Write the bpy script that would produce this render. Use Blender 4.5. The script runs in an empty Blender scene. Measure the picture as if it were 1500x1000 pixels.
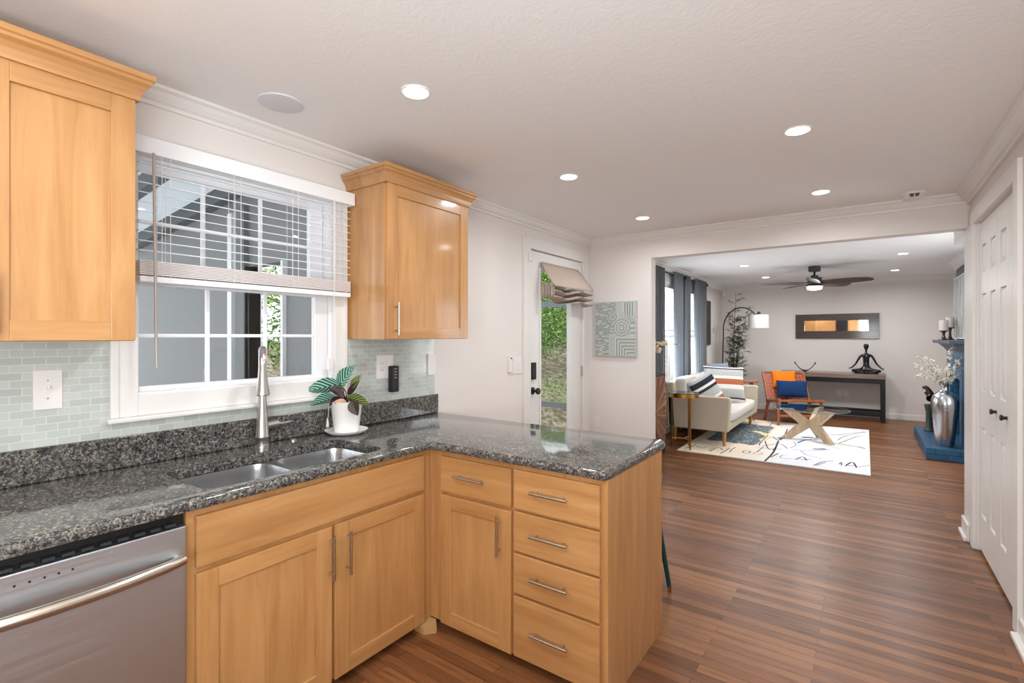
import bpy, bmesh, math, random
from mathutils import Vector, Matrix
PI = math.pi
sc = bpy.context.scene
COL = sc.collection
R = random.Random(7)

# ------------------------------------------------------------------ camera
cam_d = bpy.data.cameras.new('camera'); cam = bpy.data.objects.new('camera', cam_d); COL.objects.link(cam)
cam.location = (2.381, 0, 1.425); cam.rotation_euler = (PI/2, 0, .6211)
cam_d.sensor_width = 36; cam_d.lens = 723.4/1500*36; cam_d.shift_y = -7.6/1500; cam_d.clip_start = .02
sc.camera = cam
# ------------------------------------------------------------------ view, world, light
sc.view_settings.view_transform = 'Standard'; sc.view_settings.look = 'None'
sc.view_settings.gamma = 1; sc.view_settings.use_curve_mapping = False
sc.view_settings.exposure = 0.05
sc.cycles.use_denoising = True
sc.cycles.max_bounces = 10; sc.cycles.diffuse_bounces = 6; sc.cycles.glossy_bounces = 4; sc.cycles.transmission_bounces = 8
sc.cycles.transparent_max_bounces = 12; sc.cycles.sample_clamp_indirect = 6
sc.cycles.caustics_reflective = False; sc.cycles.caustics_refractive = False
W = bpy.data.worlds.new('sky'); sc.world = W; W.use_nodes = True
bg = W.node_tree.nodes['Background']; bg.inputs[0].default_value = (.90, .95, 1, 1); bg.inputs[1].default_value = 2.3
CAN_POWER = 6.8
def area(name, loc, rot, sx, sy, power, color=(1, 1, 1)):
    d = bpy.data.lights.new(name, 'AREA'); d.shape = 'RECTANGLE'; d.size = sx; d.size_y = sy; d.energy = power; d.color = color
    o = bpy.data.objects.new(name, d); COL.objects.link(o); o.location = loc; o.rotation_euler = rot; return o
# daylight in the living room windows, plus added fill lamps tilted upward
area('rear_window_ceiling_fill', (2.55, -1.72, 1.4), (PI/2+.8, 0, 0), .65, 1.4, 70, (.92, .97, 1))  # added fill behind the camera, aimed up to brighten the kitchen ceiling
area('right_wall_fill', (3.13, -.55, 1.45), (0, PI/2+.95, 0), 1.5, 1.3, 62, (.92, .97, 1))  # added unseen lamp, tilted up to brighten the kitchen and its ceiling
area('daylight_living_window', (-.2, 7.2, 1.4), (0, -PI/2-.3, 0), 1.5, 1.0, 60, (.88, .94, 1))
area('daylight_living_window', (-.2, 8.55, 1.4), (0, -PI/2-.3, 0), 1.5, .65, 40, (.88, .94, 1))
area('living_right_fill', (4.1, 6.3, 1.4), (0, PI/2+.5, 0), 1.4, 1.0, 22, (.95, .98, 1))  # added unseen lamp, tilted up to lift the living room

# ------------------------------------------------------------------ materials
MATS = {}
def mat(name, color=(.8, .8, .8), rough=.5, metal=0, spec=.5, emit=None, es=1, trans=0, ior=1.45, coat=0):
    m = bpy.data.materials.new(name); m.use_nodes = True; MATS[name] = m
    b = m.node_tree.nodes['Principled BSDF']
    b.inputs['Base Color'].default_value = (*color, 1); b.inputs['Roughness'].default_value = rough
    b.inputs['Metallic'].default_value = metal; b.inputs['Specular IOR Level'].default_value = spec
    b.inputs['Transmission Weight'].default_value = trans; b.inputs['IOR'].default_value = ior
    b.inputs['Coat Weight'].default_value = coat; b.inputs['Coat Roughness'].default_value = .1
    if emit: b.inputs['Emission Color'].default_value = (*emit, 1); b.inputs['Emission Strength'].default_value = es
    return m
def hexc(r, g, b):
    f = lambda c: ((c/255+.055)/1.055)**2.4 if c/255 > .04045 else c/255/12.92
    return (f(r), f(g), f(b))
class NT:
    def __init__(s, m): s.t = m.node_tree; s.n = s.t.nodes; s.b = s.n['Principled BSDF']
    def add(s, typ, **kw):
        n = s.n.new(typ)
        for k, v in kw.items():
            if k in n.inputs: n.inputs[k].default_value = v
            else: setattr(n, k, v)
        return n
    def link(s, a, b): s.t.links.new(a, b)
    def coord(s, scale=(1, 1, 1), rot=(0, 0, 0), kind='Object', rnd=False):
        c = s.add('ShaderNodeTexCoord'); mp = s.add('ShaderNodeMapping')
        mp.inputs['Scale'].default_value = scale; mp.inputs['Rotation'].default_value = rot
        s.link(c.outputs[kind], mp.inputs[0])
        if rnd:
            oi = s.add('ShaderNodeObjectInfo'); v = s.add('ShaderNodeVectorMath', operation='SCALE')
            v.inputs[0].default_value = (37, 19, 53); s.link(oi.outputs['Random'], v.inputs['Scale']); s.link(v.outputs[0], mp.inputs['Location'])
        return mp.outputs[0]
    def noise(s, vec, scale, detail=4, rough=.5, dist=0):
        n = s.add('ShaderNodeTexNoise'); n.inputs['Scale'].default_value = scale; n.inputs['Detail'].default_value = detail
        n.inputs['Roughness'].default_value = rough; n.inputs['Distortion'].default_value = dist; s.link(vec, n.inputs['Vector']); return n.outputs['Fac']
    def ramp(s, fac, stops):
        r = s.add('ShaderNodeValToRGB'); e = r.color_ramp.elements
        e[0].position = stops[0][0]; e[0].color = (*stops[0][1], 1); e[1].position = stops[-1][0]; e[1].color = (*stops[-1][1], 1)
        for p, c in stops[1:-1]: x = e.new(p); x.color = (*c, 1)
        s.link(fac, r.inputs[0]); return r.outputs[0]
    def mix(s, fac, a, b, mode='MIX'):
        m = s.add('ShaderNodeMix', data_type='RGBA', blend_type=mode)
        for sock, v in ((m.inputs[0], fac), (m.inputs[6], a), (m.inputs[7], b)):
            if hasattr(v, 'links') or hasattr(v, 'is_output'): s.link(v, sock)
            elif isinstance(v, tuple): sock.default_value = (*v, 1)
            else: sock.default_value = v
        return m.outputs[2]
    def bump(s, h, strength=.2, dist=.01):
        b = s.add('ShaderNodeBump'); b.inputs['Strength'].default_value = strength; b.inputs['Distance'].default_value = dist
        s.link(h, b.inputs['Height']); s.link(b.outputs[0], s.b.inputs['Normal'])
    def color(s, c): s.link(c, s.b.inputs['Base Color'])

def wood(name, axis, base, light, dark, rough=.34, sc_=1, coat=.45, contrast=1):
    m = mat(name, base, rough, coat=coat); n = NT(m)
    s = {'x': (1.2, 14, 14), 'y': (14, 1.2, 14), 'z': (14, 14, 1.2)}[axis]
    s = tuple(v*sc_ for v in s)
    v = n.coord(s, rnd=True); f = n.noise(v, 1.4, 5, .6, .6)
    c = n.ramp(f, [(.25, dark), (.5, base), (.75, light)])
    v2 = n.coord(tuple(q*.28 for q in s), rnd=True); f2 = n.noise(v2, 1.3, 2)
    c2 = n.ramp(f2, [(.3, (.88, .84, .80)), (.7, (1.03, 1.0, .98))])
    n.color(n.mix(1.0, c, c2, 'MULTIPLY')); n.bump(f, .04, .003); return m
MB_, ML_, MD_ = hexc(184, 138, 87), hexc(198, 154, 103), hexc(166, 118, 70)
maple_v = wood('maple_vertical_grain', 'z', MB_, ML_, MD_)
maple_h = wood('maple_horizontal_grain', 'x', MB_, ML_, MD_)
maple_in = wood('maple_edge', 'z', hexc(190, 130, 75), hexc(205, 145, 88), hexc(165, 105, 58))
walnut = wood('dark_walnut', 'x', hexc(58, 44, 38), hexc(74, 57, 48), hexc(40, 30, 27), .4)
greybrown = wood('grey_brown_plank', 'x', hexc(120, 102, 92), hexc(140, 122, 112), hexc(98, 82, 72), .5)
teak = wood('orange_teak', 'z', hexc(160, 92, 50), hexc(182, 110, 64), hexc(130, 70, 38), .35)
oakleg = wood('honey_oak', 'z', hexc(178, 128, 66), hexc(196, 146, 82), hexc(150, 102, 52), .35)
ply = wood('pale_plywood', 'z', hexc(192, 168, 140), hexc(212, 190, 164), hexc(170, 144, 114), .4)

wall_m = mat('wall_paint', hexc(226, 221, 217), .7, spec=.25); n = NT(wall_m)
n.bump(n.noise(n.coord(), 90, 3), .06, .002)
far_m = mat('living_wall_paint', hexc(222, 216, 211), .7, spec=.25)
ceil_m = mat('stomped_ceiling', hexc(238, 238, 238), .85, spec=.15); n = NT(ceil_m)
v = n.coord(); nz = n.noise(v, 7, 5, .65, 2.5); n2 = n.noise(v, 38, 3, .6, 1.5)
mm = n.add('ShaderNodeMath', operation='MULTIPLY'); n.link(nz, mm.inputs[0]); n.link(n2, mm.inputs[1]); n.bump(mm.outputs[0], .28, .012)
trim_m = mat('white_trim_paint', hexc(226, 224, 221), .38)
door_m = mat('white_door_paint', hexc(228, 227, 225), .35)
vinyl_m = mat('white_vinyl', hexc(232, 233, 235), .3)

floor_m = mat('walnut_stained_oak_floor', (.2, .1, .05), .3); n = NT(floor_m)
v = n.coord()
br = n.add('ShaderNodeTexBrick'); br.offset = .37; br.inputs['Scale'].default_value = 1; br.inputs['Brick Width'].default_value = 1.1
br.inputs['Row Height'].default_value = .057; br.inputs['Mortar Size'].default_value = .0011; br.inputs['Mortar Smooth'].default_value = .2
br.inputs['Color1'].default_value = (0, 0, 0, 1); br.inputs['Color2'].default_value = (1, 1, 1, 1); br.inputs['Mortar'].default_value = (.5, .5, .5, 1)
n.link(v, br.inputs['Vector'])
tone = n.ramp(br.outputs['Color'], [(0, hexc(94, 58, 34)), (.5, hexc(118, 76, 46)), (1, hexc(142, 96, 60))])
sh = n.add('ShaderNodeVectorMath', operation='SCALE'); n.link(br.outputs['Color'], sh.inputs[0]); sh.inputs['Scale'].default_value = 7
va = n.add('ShaderNodeVectorMath', operation='ADD'); n.link(v, va.inputs[0]); n.link(sh.outputs[0], va.inputs[1])
mp = n.add('ShaderNodeMapping'); mp.inputs['Scale'].default_value = (2.2, 34, 1); n.link(va.outputs[0], mp.inputs[0])
g = n.noise(mp.outputs[0], 1.6, 6, .65, 1.2)
gr = n.ramp(g, [(.3, (.48, .43, .39)), (.45, (.95, .94, .92)), (.72, (1.22, 1.18, 1.1))])
c = n.mix(1.0, tone, gr, 'MULTIPLY'); c = n.mix(br.outputs['Fac'], c, hexc(44, 26, 17)); n.color(c)
rr = n.ramp(g, [(.3, (.42, .42, .42)), (.7, (.30, .30, .30))]); n.link(rr, n.b.inputs['Roughness'])
n.bump(g, .05, .002)

granite = mat('speckled_grey_granite', (.2, .2, .2), .08, coat=.3); n = NT(granite)
v = n.coord((1, 1, 1)); f1 = n.noise(v, 105, 4, .75, .8); f2 = n.noise(v, 26, 4, .65, 1.5)
vo = n.add('ShaderNodeTexVoronoi'); vo.inputs['Scale'].default_value = 120; n.link(v, vo.inputs['Vector'])
c1 = n.ramp(f1, [(.36, hexc(30, 29, 33)), (.46, hexc(66, 67, 70)), (.54, hexc(108, 108, 106)), (.66, hexc(172, 164, 150))])
c2 = n.ramp(f2, [(.35, (.42, .42, .46)), (.6, (1.1, 1.08, 1.02))])
c3 = n.ramp(vo.outputs['Distance'], [(.0, (.55, .55, .58)), (.45, (1.08, 1.08, 1.05))])
n.color(n.mix(1.0, n.mix(1.0, c1, c2, 'MULTIPLY'), c3, 'MULTIPLY'))

tile_m = mat('glass_mosaic_tile', (.6, .65, .6), .1); n = NT(tile_m)
tc = n.add('ShaderNodeTexCoord'); sep = n.add('ShaderNodeSeparateXYZ'); cmb = n.add('ShaderNodeCombineXYZ')
n.link(tc.outputs['Object'], sep.inputs[0]); n.link(sep.outputs[1], cmb.inputs[0]); n.link(sep.outputs[2], cmb.inputs[1])
br = n.add('ShaderNodeTexBrick'); br.inputs['Scale'].default_value = 1; br.inputs['Brick Width'].default_value = .062
br.inputs['Row Height'].default_value = .0265; br.inputs['Mortar Size'].default_value = .0013
br.inputs['Color1'].default_value = (*hexc(178, 186, 180), 1); br.inputs['Color2'].default_value = (*hexc(196, 203, 197), 1)
br.inputs['Mortar'].default_value = (*hexc(214, 216, 210), 1); n.link(cmb.outputs[0], br.inputs['Vector']); n.color(br.outputs['Color'])
inv = n.add('ShaderNodeMath', operation='SUBTRACT'); inv.inputs[0].default_value = 1; n.link(br.outputs['Fac'], inv.inputs[1]); n.bump(inv.outputs[0], .25, .002)

def brushed(name, col, rough, s=(2, 2, 260)):
    m = mat(name, col, rough, 1); n = NT(m); f = n.noise(n.coord(s), 1, 3)
    n.link(n.ramp(f, [(.3, (rough*.85,)*3), (.7, (rough*1.15,)*3)]), n.b.inputs['Roughness']); return m
steel = brushed('brushed_steel', hexc(198, 206, 214), .36)
steel_v = mat('brushed_sink_steel', hexc(196, 198, 201), .27, 1)
nickel = mat('brushed_nickel', hexc(196, 188, 176), .25, 1)
black = mat('matte_black', hexc(26, 26, 28), .35)
blackm = mat('black_metal', hexc(24, 22, 24), .3, .4)
rubber = mat('black_gap', hexc(12, 12, 12), .6)
white_p = mat('white_plastic', hexc(232, 228, 226), .35)
glass_m = mat('window_glass', (1, 1, 1), 0, trans=1, ior=1.02, spec=.5)
def real_glass(name, tint=(1, 1, 1), refl=.1):
    m = bpy.data.materials.new(name); m.use_nodes = True; t = m.node_tree; t.nodes.clear()
    o = t.nodes.new('ShaderNodeOutputMaterial'); tr = t.nodes.new('ShaderNodeBsdfTransparent'); gl = t.nodes.new('ShaderNodeBsdfGlossy'); mx = t.nodes.new('ShaderNodeMixShader')
    fr = t.nodes.new('ShaderNodeFresnel'); fr.inputs[0].default_value = 1.5
    tr.inputs[0].default_value = (*tint, 1); gl.inputs['Roughness'].default_value = .01; gl.inputs[0].default_value = (1, 1, 1, 1)
    ge = t.nodes.new('ShaderNodeNewGeometry'); iv = t.nodes.new('ShaderNodeMath'); iv.operation = 'SUBTRACT'; iv.inputs[0].default_value = 1; t.links.new(ge.outputs['Backfacing'], iv.inputs[1]); ml = t.nodes.new('ShaderNodeMath'); ml.operation = 'MULTIPLY'; t.links.new(fr.outputs[0], ml.inputs[0]); t.links.new(iv.outputs[0], ml.inputs[1]); t.links.new(ml.outputs[0], mx.inputs[0]); t.links.new(tr.outputs[0], mx.inputs[1]); t.links.new(gl.outputs[0], mx.inputs[2]); t.links.new(mx.outputs[0], o.inputs[0]); return m
pane_m = real_glass('clear_pane'); tableglass = real_glass('table_glass', (.96, .985, .98))
glow = mat('lit_lens', (1, 1, 1), .5, emit=(1, .97, .92), es=9)
fan_glow = mat('lit_fan_lens', (1, 1, 1), .5, emit=(1, .97, .92), es=5)
def fabric(name, col, scale=400, var=.12, rough=.9):
    m = mat(name, col, rough, spec=.15); n = NT(m); f = n.noise(n.coord(), scale, 2)
    n.color(n.ramp(f, [(.3, tuple(c*(1-var) for c in col)), (.7, tuple(min(1, c*(1+var)) for c in col))])); n.bump(f, .2, .002); return m
sofa_f = fabric('oatmeal_upholstery', hexc(186, 176, 158)); taupe = fabric('taupe_linen', hexc(186, 172, 160))
curt_f = fabric('slate_blue_curtain', hexc(116, 127, 140)); NT(curt_f).b.inputs['Sheen Weight'].default_value = .2
sheer_f = fabric('slate_blue_drape', hexc(140, 144, 148)); t_ = sheer_f.node_tree; tl = t_.nodes.new('ShaderNodeBsdfTranslucent'); tl.inputs[0].default_value = (*hexc(176, 184, 192), 1); mx = t_.nodes.new('ShaderNodeMixShader'); mx.inputs[0].default_value = .35
t_.links.new(t_.nodes['Principled BSDF'].outputs[0], mx.inputs[1]); t_.links.new(tl.outputs[0], mx.inputs[2]); t_.links.new(mx.outputs[0], t_.nodes['Material Output'].inputs[0])
white_f = fabric('white_weave', hexc(228, 224, 220)); rust_f = fabric('rust_band', hexc(176, 104, 70)); ink_f = fabric('ink_band', hexc(48, 52, 64))
grey_f = fabric('grey_stitch', hexc(176, 178, 176), 160, .35); orange_f = fabric('bright_orange_fabric', hexc(226, 116, 26)); navy_f = fabric('navy_velvet', hexc(24, 52, 92))
leather = mat('tan_leather', hexc(164, 84, 52), .45); brass = mat('aged_brass', hexc(190, 145, 70), .28, 1)
gold_m = mat('gold_metal', hexc(200, 158, 90), .3, 1)
shade_m = mat('white_drum_shade', hexc(232, 232, 230), .8); shade_m.node_tree.nodes['Principled BSDF'].inputs['Emission Color'].default_value = (0, 0, 0, 1)
tealpaint = mat('dark_teal_painted_metal', hexc(12, 70, 72), .35); fanwood = wood('fan_blade_walnut', 'x', hexc(74, 56, 54), hexc(92, 70, 66), hexc(56, 42, 42), .4)
silver_v = mat('hammered_silver', hexc(188, 190, 194), .22, 1); n = NT(silver_v); n.bump(n.noise(n.coord(), 45, 3), .35, .004)
ceramic = mat('white_ceramic', hexc(236, 235, 233), .3); soil = mat('potting_soil', hexc(50, 38, 30), .95)
statue_m = mat('gloss_black_statue', hexc(22, 20, 24), .12); figure_m = mat('mahogany_figure', hexc(62, 28, 28), .25)
candle_m = mat('mauve_grey_wax', hexc(196, 184, 182), .5); mirror_m = mat('mirror_glass', (.95, .95, .95), .02, 1)
breast_m = mat('slate_blue_paint', hexc(84, 96, 108), .5)
blossom = mat('ivory_blossom', hexc(226, 222, 208), .7); twig = mat('brown_twig', hexc(96, 80, 70), .8); stem_m = mat('green_stem', hexc(70, 84, 48), .6)
brick_m = mat('blue_painted_brick', (.05, .15, .25), .42); n = NT(brick_m)
tc = n.add('ShaderNodeTexCoord'); sep = n.add('ShaderNodeSeparateXYZ'); cmb = n.add('ShaderNodeCombineXYZ'); ad = n.add('ShaderNodeMath', operation='ADD')
n.link(tc.outputs['Object'], sep.inputs[0]); n.link(sep.outputs[0], ad.inputs[0]); n.link(sep.outputs[1], ad.inputs[1]); n.link(ad.outputs[0], cmb.inputs[0]); n.link(sep.outputs[2], cmb.inputs[1])
br = n.add('ShaderNodeTexBrick'); br.inputs['Scale'].default_value = 1; br.inputs['Brick Width'].default_value = .21; br.inputs['Row Height'].default_value = .068; br.inputs['Mortar Size'].default_value = .005
br.inputs['Color1'].default_value = (*hexc(34, 88, 122), 1); br.inputs['Color2'].default_value = (*hexc(44, 100, 136), 1); br.inputs['Mortar'].default_value = (*hexc(28, 72, 102), 1)
n.link(cmb.outputs[0], br.inputs['Vector']); n.color(br.outputs['Color'])
inv = n.add('ShaderNodeMath', operation='SUBTRACT'); inv.inputs[0].default_value = 1; n.link(br.outputs['Fac'], inv.inputs[1]); n.bump(inv.outputs[0], .6, .008)
siding_m = mat('grey_lap_siding', hexc(122, 124, 124), .6); n = NT(siding_m)
wv = n.add('ShaderNodeTexWave'); wv.wave_type = 'BANDS'; wv.bands_direction = 'Z'; wv.wave_profile = 'SAW'; wv.inputs['Scale'].default_value = 1.6; wv.inputs['Distortion'].default_value = 0
n.link(n.coord(), wv.inputs['Vector']); n.bump(wv.outputs['Fac'], .8, .02)
porchw = mat('white_translucent_roof', hexc(225, 230, 232), .6); t_ = porchw.node_tree; tl = t_.nodes.new('ShaderNodeBsdfTranslucent'); tl.inputs[0].default_value = (.75, .78, .8, 1); mx = t_.nodes.new('ShaderNodeMixShader'); mx.inputs[0].default_value = .5
t_.links.new(t_.nodes['Principled BSDF'].outputs[0], mx.inputs[1]); t_.links.new(tl.outputs[0], mx.inputs[2]); t_.links.new(mx.outputs[0], t_.nodes['Material Output'].inputs[0])
beam_m = mat('dark_rafter', hexc(86, 92, 96), .6); greyrail = mat('grey_rail', hexc(112, 118, 122), .5)
ground_m = mat('leafy_ground', (.2, .2, .1), .95); n = NT(ground_m); f = n.noise(n.coord(), 7, 9, .8)
n.color(n.ramp(f, [(.38, hexc(70, 84, 44)), (.46, hexc(104, 96, 70)), (.52, hexc(150, 136, 116)), (.64, hexc(178, 166, 150))]))
leafg = [mat('leaf_green', hexc(96, 140, 52), .6), mat('leaf_light_green', hexc(150, 186, 80), .6), mat('leaf_deep_green', hexc(52, 88, 40), .6)]
bark_m = mat('grey_bark', hexc(104, 96, 86), .9)
bamboo_leaf = mat('olive_leaf', hexc(62, 74, 48), .55); orchid_m = mat('cream_petal', hexc(226, 208, 180), .6)
carved = mat('carved_dark_panel', hexc(70, 54, 52), .5); n = NT(carved); vo = n.add('ShaderNodeTexVoronoi'); vo.inputs['Scale'].default_value = 26; n.link(n.coord(), vo.inputs['Vector']); n.bump(vo.outputs['Distance'], 1, .02)
n.color(n.ramp(vo.outputs['Distance'], [(.1, hexc(96, 78, 74)), (.5, hexc(48, 36, 36))]))
def leaf_mat(name, dark, light, stripes=11):
    m = mat(name, dark, .35); n = NT(m); tc = n.add('ShaderNodeTexCoord'); sep = n.add('ShaderNodeSeparateXYZ'); n.link(tc.outputs['UV'], sep.inputs[0])
    ab = n.add('ShaderNodeMath', operation='ABSOLUTE'); n.link(sep.outputs[1], ab.inputs[0])
    a = n.add('ShaderNodeMath', operation='MULTIPLY_ADD'); n.link(ab.outputs[0], a.inputs[0]); a.inputs[1].default_value = -.35; n.link(sep.outputs[0], a.inputs[2])
    b = n.add('ShaderNodeMath', operation='MULTIPLY'); n.link(a.outputs[0], b.inputs[0]); b.inputs[1].default_value = stripes*2*PI
    s = n.add('ShaderNodeMath', operation='SINE'); n.link(b.outputs[0], s.inputs[0])
    n.color(n.ramp(s.outputs[0], [(.0, dark), (.35, light)])); return m
cal_leaf = leaf_mat('striped_calathea_leaf', hexc(28, 74, 62), hexc(150, 196, 176), 7); cal_leaf2 = leaf_mat('olive_striped_leaf', hexc(52, 72, 34), hexc(150, 160, 84), 7)
cal_under = mat('maroon_leaf_underside', hexc(60, 34, 44), .45)
art_grey = mat('sage_plaster', hexc(184, 190, 186), .8); art_line = mat('pale_relief_line', hexc(220, 224, 220), .8); art_dark = mat('sage_relief_shadow', hexc(128, 138, 134), .85)
abstract_m = mat('grey_abstract_painting', (.5, .5, .5), .5); n = NT(abstract_m); f = n.noise(n.coord((1, 5, 1)), 3.2, 6, .7, .8)
n.color(n.ramp(f, [(.3, hexc(64, 70, 72)), (.42, hexc(132, 138, 126)), (.55, hexc(176, 178, 184)), (.7, hexc(214, 214, 218))]))

# ------------------------------------------------------------------ mesh builder
def ax(p): return Vector(p)
class MB:
    def __init__(s): s.v = []; s.f = []; s.m = []; s.uv = {}
    def _add(s, vs, fs, m=0):
        o = len(s.v); s.v += [tuple(v) for v in vs]
        for f in fs: s.f.append([i+o for i in f]); s.m.append(m)
        return o
    def box(s, x0, x1, y0, y1, z0, z1, m=0):
        vs = [(x, y, z) for x in (x0, x1) for y in (y0, y1) for z in (z0, z1)]
        s._add(vs, [(0, 1, 3, 2), (4, 6, 7, 5), (0, 4, 5, 1), (2, 3, 7, 6), (0, 2, 6, 4), (1, 5, 7, 3)], m); return s
    def obox(s, a, b, w, t, m=0, up=(0, 0, 1)):
        a, b = Vector(a), Vector(b); d = (b-a).normalized(); u = Vector(up); sd = d.cross(u)
        if sd.length < 1e-4: sd = d.cross(Vector((1, 0, 0)))
        sd.normalize(); uu = sd.cross(d).normalized(); vs = []
        for p in (a, b):
            for i, j in ((-1, -1), (1, -1), (1, 1), (-1, 1)): vs.append(p+sd*i*w/2+uu*j*t/2)
        s._add(vs, [(0, 3, 2, 1), (4, 5, 6, 7), (0, 1, 5, 4), (1, 2, 6, 5), (2, 3, 7, 6), (3, 0, 4, 7)], m); return s
    def tube(s, pts, r, n=12, m=0, cap=True):
        pts = [Vector(p) for p in pts]; k = len(pts); rs = r if isinstance(r, (list, tuple)) else [r]*k
        vs = []; prev = None
        for i, p in enumerate(pts):
            d = (pts[min(i+1, k-1)]-pts[max(i-1, 0)]).normalized()
            if prev is None:
                a = Vector((0, 0, 1)) if abs(d.z) < .9 else Vector((1, 0, 0)); u = d.cross(a).normalized()
            else: u = (prev-d*prev.dot(d)).normalized()
            prev = u; w = d.cross(u)
            for j in range(n): t = 2*PI*j/n; vs.append(p+(u*math.cos(t)+w*math.sin(t))*rs[i])
        fs = [(i*n+j, i*n+(j+1) % n, (i+1)*n+(j+1) % n, (i+1)*n+j) for i in range(k-1) for j in range(n)]
        if cap: fs += [tuple(range(n))[::-1], tuple((k-1)*n+j for j in range(n))]
        s._add(vs, fs, m); return s
    def lathe(s, prof, c=(0, 0, 0), n=32, m=0, axis='z', cap=True):
        vs = []
        for r, z in prof:
            for j in range(n):
                t = 2*PI*j/n; a, b = r*math.cos(t), r*math.sin(t)
                p = {'z': (a, b, z), 'x': (z, a, b), 'y': (b, z, a)}[axis]; vs.append((p[0]+c[0], p[1]+c[1], p[2]+c[2]))
        k = len(prof); fs = [(i*n+j, i*n+(j+1) % n, (i+1)*n+(j+1) % n, (i+1)*n+j) for i in range(k-1) for j in range(n)]
        if cap: fs += [tuple(range(n))[::-1], tuple((k-1)*n+j for j in range(n))]
        s._add(vs, fs, m); return s
    def prism(s, poly, a0, a1, axis='y', m=0):
        n = len(poly); vs = []
        for a in (a0, a1):
            for p, q in poly: vs.append({'y': (p, a, q), 'x': (a, p, q), 'z': (p, q, a)}[axis])
        s._add(vs, [tuple(range(n))[::-1], tuple(range(n, 2*n))]+[(i, (i+1) % n, n+(i+1) % n, n+i) for i in range(n)], m); return s
    def grid(s, fn, nu, nv, m=0, uv=False):
        vs = [fn(i/nu, j/nv) for i in range(nu+1) for j in range(nv+1)]
        fs = [(i*(nv+1)+j, (i+1)*(nv+1)+j, (i+1)*(nv+1)+j+1, i*(nv+1)+j+1) for i in range(nu) for j in range(nv)]
        o = s._add(vs, fs, m)
        if uv:
            for i in range(nu+1):
                for j in range(nv+1): s.uv[o+i*(nv+1)+j] = (i/nu, 2*j/nv-1)
        return s
    def ball(s, c, r, m=0, nu=10, nv=8):
        rx, ry, rz = r if isinstance(r, (list, tuple)) else (r, r, r)
        prof = [(max(math.sin(PI*i/nv), .001), -math.cos(PI*i/nv)) for i in range(nv+1)]
        vs = [(c[0]+rx*p*math.cos(2*PI*j/nu), c[1]+ry*p*math.sin(2*PI*j/nu), c[2]+rz*q) for p, q in prof for j in range(nu)]
        fs = [(i*nu+j, i*nu+(j+1) % nu, (i+1)*nu+(j+1) % nu, (i+1)*nu+j) for i in range(nv) for j in range(nu)]
        s._add(vs, fs, m); return s
    def build(s, name, mats, parent=None, smooth=False, bevel=0, loc=None, solid=0, subsurf=0):
        me = bpy.data.meshes.new(name); me.from_pydata(s.v, [], s.f)
        for m in (mats if isinstance(mats, (list, tuple)) else [mats]): me.materials.append(m)
        me.polygons.foreach_set('material_index', s.m)
        if s.uv:
            l = me.uv_layers.new(name='UVMap')
            for i, lp in enumerate(me.loops): l.data[i].uv = s.uv.get(lp.vertex_index, (0, 0))
        me.validate(); me.update()
        if smooth:
            me.polygons.foreach_set('use_smooth', [True]*len(me.polygons)); me.set_sharp_from_angle(angle=math.radians(40))
        o = bpy.data.objects.new(name, me); COL.objects.link(o)
        if parent: o.parent = parent
        if loc: o.location = loc
        if bevel:
            b = o.modifiers.new('bevel', 'BEVEL'); b.width = bevel; b.segments = 2; b.limit_method = 'ANGLE'; b.angle_limit = math.radians(50)
        if solid:
            b = o.modifiers.new('solid', 'SOLIDIFY'); b.thickness = solid; b.offset = 0
        if subsurf:
            b = o.modifiers.new('sub', 'SUBSURF'); b.levels = subsurf; b.render_levels = subsurf
        return o
def tag(o, label, cat, group=None, kind=None):
    o['label'] = label
    if cat: o['category'] = cat
    if group: o['group'] = group
    if kind: o['kind'] = kind
    return o
def struct(o, label=None):
    o['kind'] = 'structure'
    if label: o['label'] = label
    return o
def thing(name, label, cat, loc=(0, 0, 0), rz=0, group=None):
    o = bpy.data.objects.new(name, None); COL.objects.link(o); o.location = loc; o.rotation_euler = (0, 0, rz); o.empty_display_size = .1
    return tag(o, label, cat, group)
def sempty(name, loc=(0, 0, 0), rz=0, label=None):
    o = bpy.data.objects.new(name, None); COL.objects.link(o); o.location = loc; o.rotation_euler = (0, 0, rz); return struct(o, label)

# ------------------------------------------------------------------ room shell
XR, YB, YF, H = 2.985, 4.743, 10.7, 2.44
def wall_holes(name, axis, a0, a1, t0, t1, z1, holes, m, label=None):
    b = MB()
    def bx(p0, p1, za, zb):
        if p1-p0 < 1e-4 or zb-za < 1e-4: return
        if axis == 'y': b.box(t0, t1, p0, p1, za, zb)
        else: b.box(p0, p1, t0, t1, za, zb)
    c = a0
    for h0, h1, hz0, hz1 in sorted(holes):
        bx(c, h0, 0, z1); bx(h0, h1, 0, hz0); bx(h0, h1, hz1, z1); c = h1
    bx(c, a1, 0, z1); return struct(b.build(name, m), label)
struct(MB().box(-.15, 4.1, -1.85, 10.85, -.1, 0).build('floor', floor_m), 'dark walnut stained oak strip floor')
struct(MB().box(-.15, 4.1, -1.85, 10.85, H, H+.1).build('ceiling', ceil_m), 'white textured ceiling')
WY0, WY1, WZ0, WZ1 = .737, 1.64, 1.19, 2.16
wall_holes('wall_left', 'y', -1.7, YB, -.15, 0, H, [(WY0, WY1, WZ0, WZ1), (3.585, 4.57, 0, 2.19)], wall_m, 'kitchen window wall')
wall_holes('wall_living_left', 'y', YB, YF, -.15, 0, H, [(6.75, 7.75, .62, 2.2), (8.2, 8.85, .62, 2.2)], far_m, 'living room window wall')
wall_holes('wall_back', 'x', 0, XR, YB, YB+.12, H, [(.67, XR, 0, 2.195)], wall_m, 'wall with wide opening to the living room')
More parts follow.
